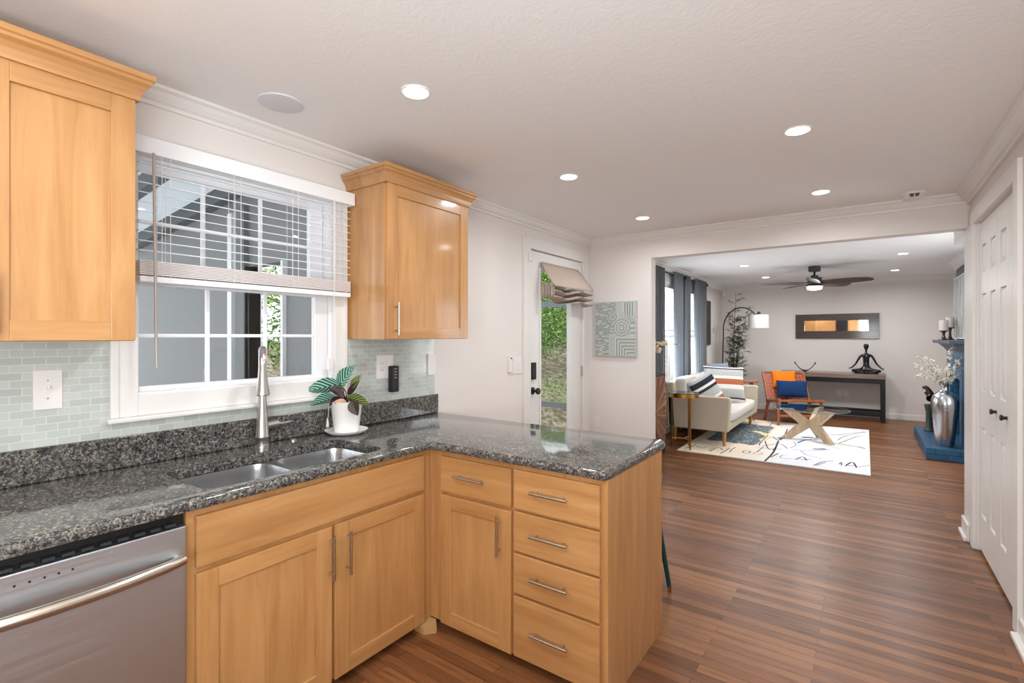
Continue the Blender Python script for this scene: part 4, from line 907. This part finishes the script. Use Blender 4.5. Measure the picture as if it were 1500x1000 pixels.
# gold side table
t = thing('side_table', 'round gold side table with black top beside the sofa arm', 'side table', (.50, 6.38, FZ))
MB().lathe([(.170, .645), (.185, .645), (.185, .695), (.178, .695), (.178, .665), (.0, .665)], n=44).build('tray_rim', brass, t, smooth=True)
MB().lathe([(.0, .700), (.18, .700), (.186, .694), (.18, .689), (0, .689)], n=44).build('top', mat('black_stone', hexc(34, 34, 38), .15), t, smooth=True)
for a in (200, 318, 80):
    x, y = .145*math.cos(math.radians(a)), .145*math.sin(math.radians(a)); MB().box(x-.011, x+.011, y-.006, y+.006, 0, .65).build('leg', gold_m, t, bevel=.001)
b = MB()
P3 = [(.145*math.cos(math.radians(a)), .145*math.sin(math.radians(a)), .12) for a in (200, 318, 80)]
for i in range(3): b.obox(P3[i], (0, 0, .12), .012, .012)
b.build('stretcher', gold_m, t)
# wood end table beyond sofa
t = thing('end_table', 'small round wood end table beyond the far sofa arm', 'side table', (.79, 8.98, FZ))
MB().lathe([(.0, .655), (.16, .655), (.17, .668), (.16, .68), (0, .68)], n=36).build('top', teak, t, smooth=True)
for a in (60, 180, 300):
    x, y = .14*math.cos(math.radians(a)), .14*math.sin(math.radians(a)); MB().tube([(x*.7, y*.7, .66), (x, y, 0)], [.016, .011], 12).build('leg', teak, t, smooth=True)

# coffee table
ctb = thing('coffee_table', 'round glass coffee table on bent plywood legs', 'coffee table', (1.77, 7.88, FZ))
MB().lathe([(.0, .418), (.45, .418), (.455, .424), (.45, .430), (0, .430)], n=64).build('glass_top', tableglass, ctb, smooth=True)
MB().lathe([(.4555, .419), (.457, .424), (.4555, .429)], n=64, cap=False).build('glass_edge', mat('green_glass_edge', hexc(110, 146, 138), .15), ctb, smooth=True)
def chev(ang, off=0):
    b = MB(); wd = .105
    cen = [(.30, .416), (.05, .215), (.29, 0)]
    poly = [(.21, .416), (.37, .416), (.145, .215), (.36, 0), (.245, 0), (.0, .175), (.0, .255)]
    # plate in local xz plane, thickness along y
    b.prism(poly, -.028, .028, 'y'); o = b.build('leg', ply, ctb, bevel=.002); o.rotation_euler = (0, 0, math.radians(ang)); return o
chev(196); chev(-40); chev(72)

# woven lounge chair
ch = thing('lounge_chair', 'woven tan leather lounge chair with teak frame near the console', 'chair', (1.40, 9.28, 0), math.radians(28.5))
# local: x right along front edge, -y forward
def cb(name, pts, w_, t_, m=teak, up=(1, 0, 0)):
    b = MB()
    for a, c_ in zip(pts, pts[1:]): b.obox(a, c_, w_, t_, up=up)
    return b.build(name, m, ch, bevel=.004)
for s in (-1, 1):
    x = s*.325
    cb('front_leg', [(x, -.30, FZ if s < 0 else FZ), (x, -.26, .40)], .04, .03, up=(1, 0, 0))
    cb('rear_leg', [(x, .27, 0), (x, .16, .26), (x, .10, .34)], .05, .03, up=(1, 0, 0))
    cb('side_rail', [(x, -.33, .405), (x, .18, .335)], .05, .03, up=(1, 0, 0))
    cb('back_post', [(x, .12, .31), (x, .36, .80)], .04, .03, up=(1, 0, 0))
cb('stretcher', [(-.32, -.27, .16), (.32, -.27, .16)], .03, .04, up=(0, 0, 1)); cb('rear_stretcher', [(-.32, .22, .14), (.32, .22, .14)], .03, .04, up=(0, 0, 1))
cb('back_rail', [(-.34, .36, .80), (.34, .36, .80)], .03, .04, up=(0, 0, 1)); cb('front_rail', [(-.34, -.33, .405), (.34, -.33, .405)], .035, .035, up=(0, 0, 1))
def weave(name, A, B, w_, nu_, nv_, nor):
    b = MB(); A, B, nor = Vector(A), Vector(B), Vector(nor).normalized(); sx = Vector((1, 0, 0))
    for k in range(nu_):
        x = (k+.5)/nu_*2-1
        for j in range(nv_):
            p = A+(B-A)*(j/nv_); q = A+(B-A)*((j+1)/nv_); e = .005*(1 if (j+k) % 2 else -1)
            b.obox(p+sx*x*w_/2+nor*e, q+sx*x*w_/2+nor*e, w_/nu_*.78, .003, up=tuple(nor))
    for j in range(nv_):
        m_ = A+(B-A)*((j+.5)/nv_); wd_ = (B-A).length/nv_*.78
        for k in range(nu_):
            e = .005*(-1 if (j+k) % 2 else 1); x0 = (k/nu_*2-1)*w_/2; x1 = ((k+1)/nu_*2-1)*w_/2
            b.obox(m_+sx*x0+nor*e, m_+sx*x1+nor*e, wd_, .003, up=tuple(nor))
    return b.build(name, leather, ch)
weave('woven_seat', (0, -.31, .415), (0, .16, .35), .62, 11, 9, (0, .13, 1)); weave('woven_back', (0, .15, .38), (0, .345, .77), .62, 11, 8, (0, -.9, .44))
mc = Matrix.Translation((1.40, 9.28, 0)) @ Matrix.Rotation(math.radians(28.5), 4, 'Z')
p = mc @ Vector((.02, .05, .555)); pillow('throw_pillow', 'navy blue lumbar pillow resting on the woven lounge chair', p, .46, .29, .13, (math.radians(-24), 0, math.radians(28.5-14)), [], [navy_f])
p = mc @ Vector((-.03, .24, .70)); pillow('throw_pillow', 'bright orange pillow leaning behind the navy one on the lounge chair', p, .36, .30, .10, (math.radians(-26), 0, math.radians(28.5-10)), [], [orange_f])

# console table
cs = thing('console_table', 'long grey-brown plank console table with black legs on the far wall', 'console table', (1.9, 10.38, 0))
L(MB().box(1.12, 2.655, 10.15, 10.62, .715, .79), 'top', greybrown, cs, bevel=.004)
for x in (1.13, 2.59):
    for y in (10.155, 10.555): L(MB().box(x, x+.06, y, y+.06, 0, .715), 'leg', blackm, cs, bevel=.002)
L(MB().box(1.19, 2.59, 10.165, 10.205, .635, .714).box(1.19, 2.59, 10.565, 10.605, .635, .714), 'apron', blackm, cs, bevel=.002)
L(MB().box(1.19, 2.59, 10.165, 10.225, .09, .165).box(1.19, 2.59, 10.545, 10.605, .09, .165).box(1.14, 1.18, 10.215, 10.555, .09, .165).box(2.60, 2.64, 10.215, 10.555, .09, .165), 'lower_rail', blackm, cs, bevel=.002)
# curved bowl sculpture
t = thing('metal_tray', 'thin curved dark metal boat-shaped tray on the console table', 'decor', (1.49, 10.38, .79))
def boat(u, v):
    a = u*2-1; wdt = .05*(1-abs(a)**2*.9); return (a*.15, (v*2-1)*wdt, .012+.125*abs(a)**2.2+.012*abs(v*2-1))
MB().grid(boat, 20, 6).build('tray', blackm, t, smooth=True, solid=.005)
MB().tube([(-.155, 0, .13), (-.165, 0, .155), (-.15, 0, .17)], .008, 8).tube([(.15, 0, .13), (.165, 0, .155), (.15, 0, .17)], .008, 8).build('scroll_end', blackm, t, smooth=True)
MB().lathe([(.04, 0), (.035, .006), (.0, .014)], n=20).build('foot', blackm, t)

# meditating statue
def skin(name, chains, m, parent, loc=(0, 0, 0), sub=2):
    vs = []; es = []; rs = []; idx = {}
    def vid(p, r):
        k = tuple(round(c, 4) for c in p)
        if k not in idx: idx[k] = len(vs); vs.append(p); rs.append(r)
        return idx[k]
    for chn in chains:
        pr = None
        for p, r in chn:
            i = vid(p, r)
            if pr is not None: es.append((pr, i))
            pr = i
    me = bpy.data.meshes.new(name); me.from_pydata(vs, es, []); o = bpy.data.objects.new(name, me); COL.objects.link(o)
    o.modifiers.new('skin', 'SKIN'); s_ = o.modifiers.new('sub', 'SUBSURF'); s_.levels = sub; s_.render_levels = sub
    for i, r in enumerate(rs):
        sv = me.skin_vertices[0].data[i]; sv.radius = r if isinstance(r, tuple) else (r, r)
    me.skin_vertices[0].data[0].use_root = True
    dg = bpy.context.evaluated_depsgraph_get(); dg.update(); ev = o.evaluated_get(dg); m2 = bpy.data.meshes.new_from_object(ev); m2.name = name
    bpy.data.objects.remove(o); m2.materials.clear(); m2.materials.append(m); m2.polygons.foreach_set('use_smooth', [True]*len(m2.polygons))
    o = bpy.data.objects.new(name, m2); COL.objects.link(o); o.parent = parent; o.location = loc; return o
t = thing('yoga_statue', 'glossy black statue of a seated meditating figure on the console', 'statue', (2.392, 10.39, .79))
chains = [[((0, 0, .075), (.065, .05)), ((0, 0, .14), (.042, .032)), ((0, 0, .20), (.045, .034)), ((0, 0, .27), (.058, .036)), ((0, 0, .315), (.05, .03)), ((0, 0, .345), (.018, .018)), ((0, 0, .40), (.015, .015)), ((0, -.004, .435), (.034, .038)), ((0, -.004, .475), (.044, .044)), ((0, 0, .51), (.028, .028))]]
for s in (-1, 1):
    chains.append([((0, 0, .315), (.05, .03)), ((s*.07, 0, .305), (.022, .022)), ((s*.105, -.01, .24), (.018, .018)), ((s*.135, -.03, .17), (.015, .015)), ((s*.19, -.06, .10), (.012, .012)), ((s*.215, -.075, .085), (.010, .010)), ((s*.235, -.08, .085), (.012, .009))])
    chains.append([((0, 0, .075), (.065, .05)), ((s*.09, -.04, .055), (.038, .032)), ((s*.19, -.07, .045), (.028, .026)), ((s*.10, -.115, .035), (.024, .02)), ((s*.01, -.12, .032), (.016, .014))])
skin('figure', chains, statue_m, t)
MB().lathe([(.0, 0), (.175, 0), (.18, .010), (.16, .02), (0, .025)], n=32).build('base', statue_m, t, smooth=True); t.children[-1].scale = (1.05, .62, 1)

# framed mirror
t = thing('wall_mirror', 'wide dark plank framed mirror on the far living room wall', 'mirror', (1.94, YF, 1.39))
b = MB(); x0, x1, z0, z1, a0, a1, c0, c1 = 1.311, 2.578, 1.386, 1.83, 1.456, 2.424, 1.522, 1.712
b.box(x0, x1, YF-.03, YF-.002, z0, c0).box(x0, x1, YF-.03, YF-.002, c1, z1).box(x0, a0, YF-.03, YF-.002, c0, c1).box(a1, x1, YF-.03, YF-.002, c0, c1); L(b, 'frame', walnut, t, bevel=.002)
L(MB().box(a0, a1, YF-.014, YF-.008, c0, c1), 'mirror_pane', mirror_m, t)
for x, lb in ((1.997, 'left'), (2.10, 'right')):
    t = thing('wall_outlet', 'white outlet plate under the console table, %s one of the pair' % lb, 'outlet', (x, YF, .35)); L(MB().box(x-.038, x+.038, YF-.006, YF, .345, .46), 'plate', white_p, t, bevel=.002)

# ceiling fan
bronze_m = mat('dark_bronze', hexc(66, 62, 62), .5)
fn_ = thing('ceiling_fan', 'dark bronze ceiling fan with walnut blades and lit lens in the living room', 'ceiling fan', (1.78, 8.39, H))
MB().lathe([(.075, 0), (.078, -.003), (.078, -.07), (.07, -.076), (0, -.076)], n=32).build('canopy', bronze_m, fn_, smooth=True)
MB().tube([(0, 0, -.07), (0, 0, -.17)], .014, 12).build('downrod', blackm, fn_, smooth=True)
MB().lathe([(0, -.13), (.045, -.13), (.05, -.16), (.09, -.165), (.092, -.17), (.092, -.265), (.085, -.27), (0, -.27)], n=36).build('motor', bronze_m, fn_, smooth=True)
MB().lathe([(.098, -.29), (.1, -.295), (.09, -.335), (.04, -.345), (0, -.346)], n=36).build('light_lens', fan_glow, fn_, smooth=True)
MB().lathe([(0, -.268), (.105, -.268), (.108, -.275), (.10, -.29), (0, -.29)], n=36).build('light_collar', blackm, fn_, smooth=True)
for k in range(5):
    b = MB(); 
    def bf(u, v): x = .09+u*.63; w_ = .062+.022*math.sin(PI*min(1, u*1.1)) if u < .93 else .062*(1-(u-.93)*8); return (x, (v*2-1)*w_, -.24-(v*2-1)*w_*.30)
    b.grid(bf, 14, 2); o = b.build('blade', fanwood, fn_, solid=.008); o.rotation_euler = (0, 0, math.radians(-16+72*k))
d_ = bpy.data.lights.new('fan_lamp', 'AREA'); d_.shape = 'DISK'; d_.size = .17; d_.energy = 22; d_.color = (1, .96, .91); l = bpy.data.objects.new('fan_lamp', d_); COL.objects.link(l); l.parent = fn_; l.location = (0, 0, -.352)

# arc lamp
t = thing('arc_floor_lamp', 'black arc floor lamp with white drum shade beside the potted bamboo', 'floor lamp', (.215, 9.78, 0))
MB().lathe([(.13, 0), (.135, .01), (.13, .03), (.02, .035), (0, .035)], n=32).build('base', blackm, t, smooth=True)
pts = [(0, 0, .03), (0, .0, .9), (.01, 0, 1.35)]
for k in range(1, 16): 
    a = PI-(PI*.80)*k/15; pts.append((.01+.31+.31*math.cos(a), 0, 1.55+.40*math.sin(a)))
MB().tube(pts, .010, 10).build('arc_pole', blackm, t, smooth=True)
sx_, sz_ = .612, 1.57
MB().lathe([(.012, .30), (.03, .27), (.03, .255)], (sx_, 0, sz_), 14).tube([pts[-1], (sx_, 0, sz_+.285)], .009, 8).build('fitting', blackm, t, smooth=True)
MB().lathe([(.174, 0), (.178, 0), (.168, .238), (.0, .238), (0, .235), (.164, .234), (.174, .0)], (sx_, 0, sz_), 44, cap=False).build('lamp_shade', shade_m, t, smooth=True)
# bamboo tree
t = thing('potted_bamboo', 'tall leafy bamboo plant in the far corner behind the sofa', 'plant', (.36, 9.98, 0))
MB().lathe([(.0, 0), (.12, 0), (.16, .28), (.165, .30), (.15, .30), (.14, .26), (0, .26)], n=32).build('pot', mat('dark_planter', hexc(58, 60, 62), .5), t, smooth=True)
stems = MB(); lv = MB()
for k in range(9):
    a = R.uniform(0, 2*PI); hgt = [2.24, 1.98, 1.75, 1.6, 1.9, 1.5, 1.35, 1.7, 1.25][k]; lean = R.uniform(.05, .2); ca, sa = math.cos(a), math.sin(a)*.7
    if k == 0: ca, sa, lean = .3, -.1, .12
    if k == 1: ca, sa, lean = 1, -.3, .26
    P = [Vector((ca*.03, sa*.03, .25))]
    for j in range(1, 9):
        u = j/8; P.append(Vector((ca*(.03+lean*u*u)+R.uniform(-.01, .01), sa*(.03+lean*u*u), .25+(hgt-.25)*u)))
    stems.tube([tuple(p) for p in P], [.008*(1-.7*j/8) for j in range(9)], 6)
    for j in range(26):
        u = R.uniform(.25, 1.0) ; q = P[min(7, int(u*8))].lerp(P[min(8, int(u*8)+1)], u*8 % 1)
        ba = R.uniform(0, 2*PI); bl_ = R.uniform(.06, .2)*(1.2-u*.5); e = q+Vector((math.cos(ba)*bl_, math.sin(ba)*bl_, bl_*R.uniform(.1, .8)))
        e.x = max(e.x, -.30)
        stems.tube([tuple(q), tuple(e)], .0018, 4)
        for i in range(8):
            w_ = q.lerp(e, R.uniform(.3, 1.05)); la = ba+R.uniform(-1.1, 1.1); ll = R.uniform(.05, .105); dv = Vector((math.cos(la), math.sin(la), R.uniform(-.5, .6))).normalized(); sv = dv.cross(Vector((R.random()-.5, R.random()-.5, 1))).normalized()
            lw = .0085
            lv._add([w_, w_+dv*ll*.4+sv*lw, w_+dv*ll, w_+dv*ll*.4-sv*lw], [(0, 1, 2, 3)])
stems.build('stem', stem_m, t); lv.build('foliage', bamboo_leaf, t)

# ------------------------------------------------------------------ fireplace side
struct(MB().box(3.40, 3.9, 7.58, 9.10, 0, H).build('wall_chimney', breast_m), 'slate blue chimney breast')
poly = [(3.40-p*1.15, H-q*1.5) for p, q in CP]; struct(MB().prism(poly, 7.45, 9.10, 'y').prism([(9.10+p*1.15, H-q*1.5) for p, q in CP], 3.32, 3.9, 'x').build('trim_11', trim_m), 'white crown on the chimney breast')
fp = thing('fireplace', 'blue painted brick fireplace surround with mantel shelf', 'fireplace', (3.4, 8.35, 0))
L(MB().box(3.30, 3.398, 7.58, 7.95, .136, 1.24).box(3.30, 3.398, 8.75, 9.10, .136, 1.24).box(3.30, 3.398, 7.95, 8.75, .90, 1.24), 'brick_surround', brick_m, fp, bevel=.004)
L(MB().box(3.385, 3.398, 7.95, 8.75, .136, .90), 'firebox', rubber, fp)
mp_ = MB().prism([(3.398, 1.24), (3.29, 1.24), (3.27, 1.27), (3.24, 1.30), (3.20, 1.335), (3.398, 1.335)], 7.5, 9.10, 'y'); mp_.box(3.155, 3.398, 7.42, 9.16, 1.335, 1.375); L(mp_, 'mantel', mat('slate_blue_mantel', hexc(60, 76, 92), .4), fp, bevel=.004)
tag(MB().box(2.955, 3.40, 7.46, 9.24, 0, .135).build('hearth', brick_m, bevel=.006), 'raised blue painted brick hearth on the floor', 'hearth')
# painting
t = thing('abstract_painting', 'large grey abstract painting with thin white frame over the mantel', 'painting', (3.39, 8.3, 1.39))
L(MB().box(3.372, 3.396, 7.68, 8.98, 1.405, 2.19), 'canvas', [abstract_m], t)
b = MB()
for q in ((7.67, 8.99, 1.392, 1.405), (7.67, 8.99, 2.19, 2.203), (7.67, 7.68, 1.405, 2.19), (8.98, 8.99, 1.405, 2.19)): b.box(3.362, 3.398, *q)
L(b, 'frame', trim_m, t)
# candle holders
def candle(x, y, h, lab, r=.05):
    t = thing('candle_holder', lab, 'candle holder', (x, y, 1.375))
    MB().lathe([(.048, 0), (.05, .008), (.03, .02), (.016, .05), (.013, h*.6), (.02, h-.02), (.046, h-.006), (.046, h)], n=28).build('holder', figure_m if False else mat('bronze_holder', hexc(70, 60, 56), .35, .5), t, smooth=True)
    tag(MB().lathe([(.0, h+.001), (r, h+.001), (r, h+.13), (r-.004, h+.138), (0, h+.136)], n=28).build('pillar_candle', candle_m, loc=(x, y, 1.375), smooth=True), lab.replace('bronze candle holder', 'mauve grey pillar candle').replace('with candle ', ''), 'candle')
candle(3.222, 8.62, .125, 'bronze candle holder at the mantel edge, shorter and nearer the corner'); candle(3.31, 8.86, .17, 'bronze candle holder at the mantel end, taller one behind', .045)
# vase
t = thing('floor_vase', 'tall hammered silver vase with white blossom branches on the hearth', 'vase', (3.145, 7.72, .135))
MB().lathe([(.0, 0), (.082, 0), (.086, .01), (.10, .15), (.122, .36), (.131, .47), (.128, .54), (.105, .60), (.06, .635), (.038, .66), (.034, .69), (.042, .715), (.055, .73), (.050, .73), (.03, .70), (.028, .60), (0, .55)], n=48).build('vase', silver_v, t, smooth=True)
tw = MB(); bs = MB()
ends = [(-.28, .0, 1.07), (-.26, .05, .94), (-.22, -.05, 1.06), (.08, .05, 1.24), (.075, 0, 1.17), (.18, .05, 1.05), (.12, -.06, 1.0), (-.27, -.02, .83), (-.12, .08, 1.0), (.02, -.08, .95), (-.08, -.05, .90), (.21, 0, .92), (-.16, .1, .86)]
for (ex, ey, ez) in ends:
    A = Vector((0, 0, .66)); E_ = Vector((ex, ey, ez)); M_ = A.lerp(E_, .5)+Vector((ex*-.12, 0, .06)); P = []
    for j in range(9): u = j/8; P.append(A*(1-u)**2+M_*2*u*(1-u)+E_*u*u)
    tw.tube([tuple(p) for p in P], [.0035*(1-.6*j/8) for j in range(9)], 5)
    for j in range(22):
        u = R.uniform(.22, 1); q = P[int(u*7.99)].lerp(P[int(u*7.99)+1], u*8 % 1)+Vector((R.gauss(0, .012), R.gauss(0, .012), R.gauss(0, .010)))
        for _ in range(3): bs.ball((q.x+R.gauss(0, .006), q.y+R.gauss(0, .006), q.z+R.gauss(0, .006)), (R.uniform(.005, .011), R.uniform(.005, .011), R.uniform(.004, .009)), 0, 6, 4)
tw.build('branch', twig, t, smooth=True); bs.build('blossom', blossom, t, smooth=True)
t = thing('carved_figure', 'dark mahogany curled figure on the hearth behind the silver vase', 'statue', (3.09, 8.80, .135))
skin('figure', [[((0, 0, .40), (.05, .05)), ((.02, 0, .49), (.055, .05)), ((.02, 0, .54), (.045, .045)), ((-.015, 0, .575), (.035, .035)), ((-.045, 0, .60), (.03, .03)), ((-.075, 0, .575), (.022, .022))],
                [((.02, 0, .54), (.045, .045)), ((-.02, -.02, .49), (.018, .018)), ((-.05, -.02, .53), (.014, .014))]], figure_m, t)
MB().lathe([(.06, 0), (.065, .01), (.04, .05), (.035, .25), (.05, .33), (.055, .36), (0, .37)], n=24).build('plinth', mat('dark_green_plinth', hexc(52, 62, 56), .5), t, smooth=True)

# ------------------------------------------------------------------ rear of kitchen (seen in the living room mirror)
t = thing('wall_cabinet', 'maple double wall cabinet behind the camera, seen in the mirror', 'cabinet', (.15, -1.27, 1.409)); MB().box(0, 1.31, .02, .33, 0, .88).build('body', [maple_v], t)
shaker(t, .005, .652, .002, .83); shaker(t, .658, 1.305, .002, .83)
for q in list(t.children): q.rotation_euler = (0, 0, PI); q.location = (1.31, -.0, 0)
t = thing('wall_cabinet', 'narrow maple wall cabinet behind the camera, seen in the mirror', 'cabinet', (1.84, -1.27, 1.409)); MB().box(0, .34, .02, .33, 0, .88).build('body', [maple_v], t)
shaker(t, .005, .335, .002, .83)
for q in list(t.children): q.rotation_euler = (0, 0, PI); q.location = (.34, -.0, 0)
tag(MB().box(1.47, 1.83, -1.59, -1.25, 1.41, 2.3).build('microwave_cabinet', black, bevel=.004), 'black appliance cabinet between the rear wall cabinets', 'cabinet')
w = sempty('window_4'); MB().box(2.17, 2.25, -1.6, -1.58, .62, 2.18).box(2.9, 2.96, -1.6, -1.58, .62, 2.18).box(2.25, 2.9, -1.6, -1.58, 2.1, 2.18).box(2.25, 2.9, -1.6, -1.57, .62, .7).build('casing', trim_m, w)
w = sempty('window_5'); MB().box(3.88, 3.9, 5.72, 5.8, .62, 2.18).box(3.88, 3.9, 6.8, 6.88, .62, 2.18).box(3.88, 3.9, 5.8, 6.8, 2.1, 2.18).box(3.87, 3.9, 5.8, 6.8, .62, .7).build('casing', trim_m, w)  # unseen window, added as the opening for the living room fill lamp
w = sempty('window_6'); MB().box(XR-.02, XR, -1.28, -1.2, .67, 2.28).box(XR-.02, XR, .1, .18, .67, 2.28).box(XR-.02, XR, -1.2, .1, 2.2, 2.28).box(XR-.03, XR, -1.2, .1, .67, .75).box(XR+.05, XR+.08, -.57, -.53, .75, 2.2).build('casing', trim_m, w)  # unseen window, added so the right wall fill lamp can shine in

# ================================================================== OUTSIDE
def zc(x): return 2.875+.09*x
o = MB(); o._add([(-4.6, -1.5, zc(-4.6)), (-.15, -1.5, zc(-.15)), (-.15, 2.05, zc(-.15)), (-4.6, 2.05, zc(-4.6)), (-4.6, -1.5, zc(-4.6)+.06), (-.15, -1.5, zc(-.15)+.06), (-.15, 2.05, zc(-.15)+.06), (-4.6, 2.05, zc(-4.6)+.06)],
       [(0, 1, 2, 3), (7, 6, 5, 4), (0, 4, 5, 1), (1, 5, 6, 2), (2, 6, 7, 3), (3, 7, 4, 0)]); 
struct(o.build('ceiling_porch', porchw), 'white sloped ceiling of the sunroom outside')
for i, y in enumerate((.55, 1.47, 1.99)):
    struct(MB().obox((-4.6, y, zc(-4.6)-.06), (-.15, y, zc(-.15)-.06), .07, .12).build('trim_%d' % (20+i), beam_m), 'dark rafter under the sunroom ceiling')
wall_holes('wall_sunroom', 'x', -4.6, -.15, 2.05, 2.15, zc(-4.6)-.02, [(-1.76, -1.22, .3, 2.0)], siding_m, 'grey siding wall of the sunroom')
struct(MB().prism([(-4.6, zc(-4.6)-.02), (-.15, zc(-4.6)-.02), (-.15, zc(-.15)), (-4.6, zc(-4.6))], 2.05, 2.15, 'y').build('wall_sunroom_gable', siding_m))
struct(MB().box(-2.02, -1.95, 2.0, 2.049, 0, 2.46).box(-1.80, -1.76, 2.02, 2.16, .3, 2.0).box(-1.22, -1.19, 2.02, 2.16, .3, 2.0).build('trim_30', vinyl_m), 'white post in the sunroom')
struct(MB().box(-1.90, -1.76, 2.01, 2.049, 0, 2.5).build('trim_31', mat('dark_door_panel', hexc(108, 114, 112), .6)), 'dark panel beside the sunroom opening')
struct(MB().box(-6, -.15, -3, 2.2, -.25, -.15).build('floor_sunroom', mat('sunroom_floor', hexc(205, 205, 200), .7)))
# porch frame seen through the door
struct(MB().box(-4.5, -.15, 6.9, 6.96, .27, .36).box(-4.5, -.15, 6.9, 6.96, 1.90, 2.0).box(-4.56, -4.5, 6.9, 6.96, -.6, 2.1).build('trim_32', greyrail), 'grey porch rails beyond the exterior door')
def hillz(x, y):
    d_ = max(0, math.hypot(x+.3, y-4.5)-2.6); return -.45+min(1.6, d_*.30)*min(1, max(.15, (-x-.8)/2.5))+.12*math.sin(x*1.3)*math.cos(y*.9)+.03*math.sin(x*5+y*4)
b = MB(); b.grid(lambda u, v: (-22+u*21.8, 2.3+v*22, hillz(-22+u*21.8, 2.3+v*22)), 70, 70); struct(b.build('ground', ground_m, smooth=True), 'leaf littered bank outside the exterior door')
def foliage(name, lab, cat, c, rad, n_, ls, group=None, seed=1, trunk=False):
    r = random.Random(seed); t = thing(name, lab, cat, (c[0], c[1], hillz(c[0], c[1])), group=group); b = MB()
    cl = [(r.gauss(0, .42)*rad[0], r.gauss(0, .42)*rad[1], c[2]-t.location.z+r.gauss(0, .42)*rad[2]) for _ in range(max(8, n_//130))]
    for i in range(n_):
        q = cl[i % len(cl)]; p = Vector((q[0]+r.gauss(0, .22), q[1]+r.gauss(0, .22), q[2]+r.gauss(0, .16)))
        if p.z < .02: p.z = .02+r.random()*.1
        d1_ = Vector((r.gauss(0, 1), r.gauss(0, 1), r.gauss(0, .6))).normalized(); d2_ = d1_.cross(Vector((r.gauss(0, 1), r.gauss(0, 1), r.gauss(0, 1)))).normalized(); s_ = ls*r.uniform(.6, 1.3)
        b._add([p, p+d1_*s_+d2_*s_*.4, p+d1_*s_*2, p+d1_*s_-d2_*s_*.4], [(0, 1, 2, 3)], r.choice((0, 0, 1, 1, 2)))
    b.build('foliage', leafg, t)
    if trunk: MB().tube([(0, 0, -.1), (.05, 0, c[2]*.5), (.1, .05, max(.3, c[2]-t.location.z))], [.07, .05, .02], 8).build('trunk', bark_m, t, smooth=True)
    return t
foliage('shrub', 'bright green shrub seen through the exterior door glass', 'shrub', (-3.3, 9.9, 1.75), (1.3, .9, .75), 16000, .035, seed=3)
foliage('shrub', 'low green bush on the bank under the bright shrub outside the door', 'shrub', (-2.3, 8.5, .35), (.8, .6, .25), 2500, .022, seed=4)
foliage('tree', 'leafy tree at the back of the view through the door glass', 'tree', (-5.2, 14, 3.0), (2.8, 2.2, 1.8), 20000, .07, seed=5, trunk=True)
foliage('tree', 'tree showing through the sunroom opening behind the kitchen window', 'tree', (-4.6, 4.9, 1.7), (1.2, 1.2, 1.1), 16000, .04, seed=6, trunk=True)
foliage('tree', 'tall tree above the bank outside the living room windows', 'tree', (-8.5, 8.5, 3.4), (1.8, 1.8, 1.6), 8000, .07, seed=8, trunk=True)
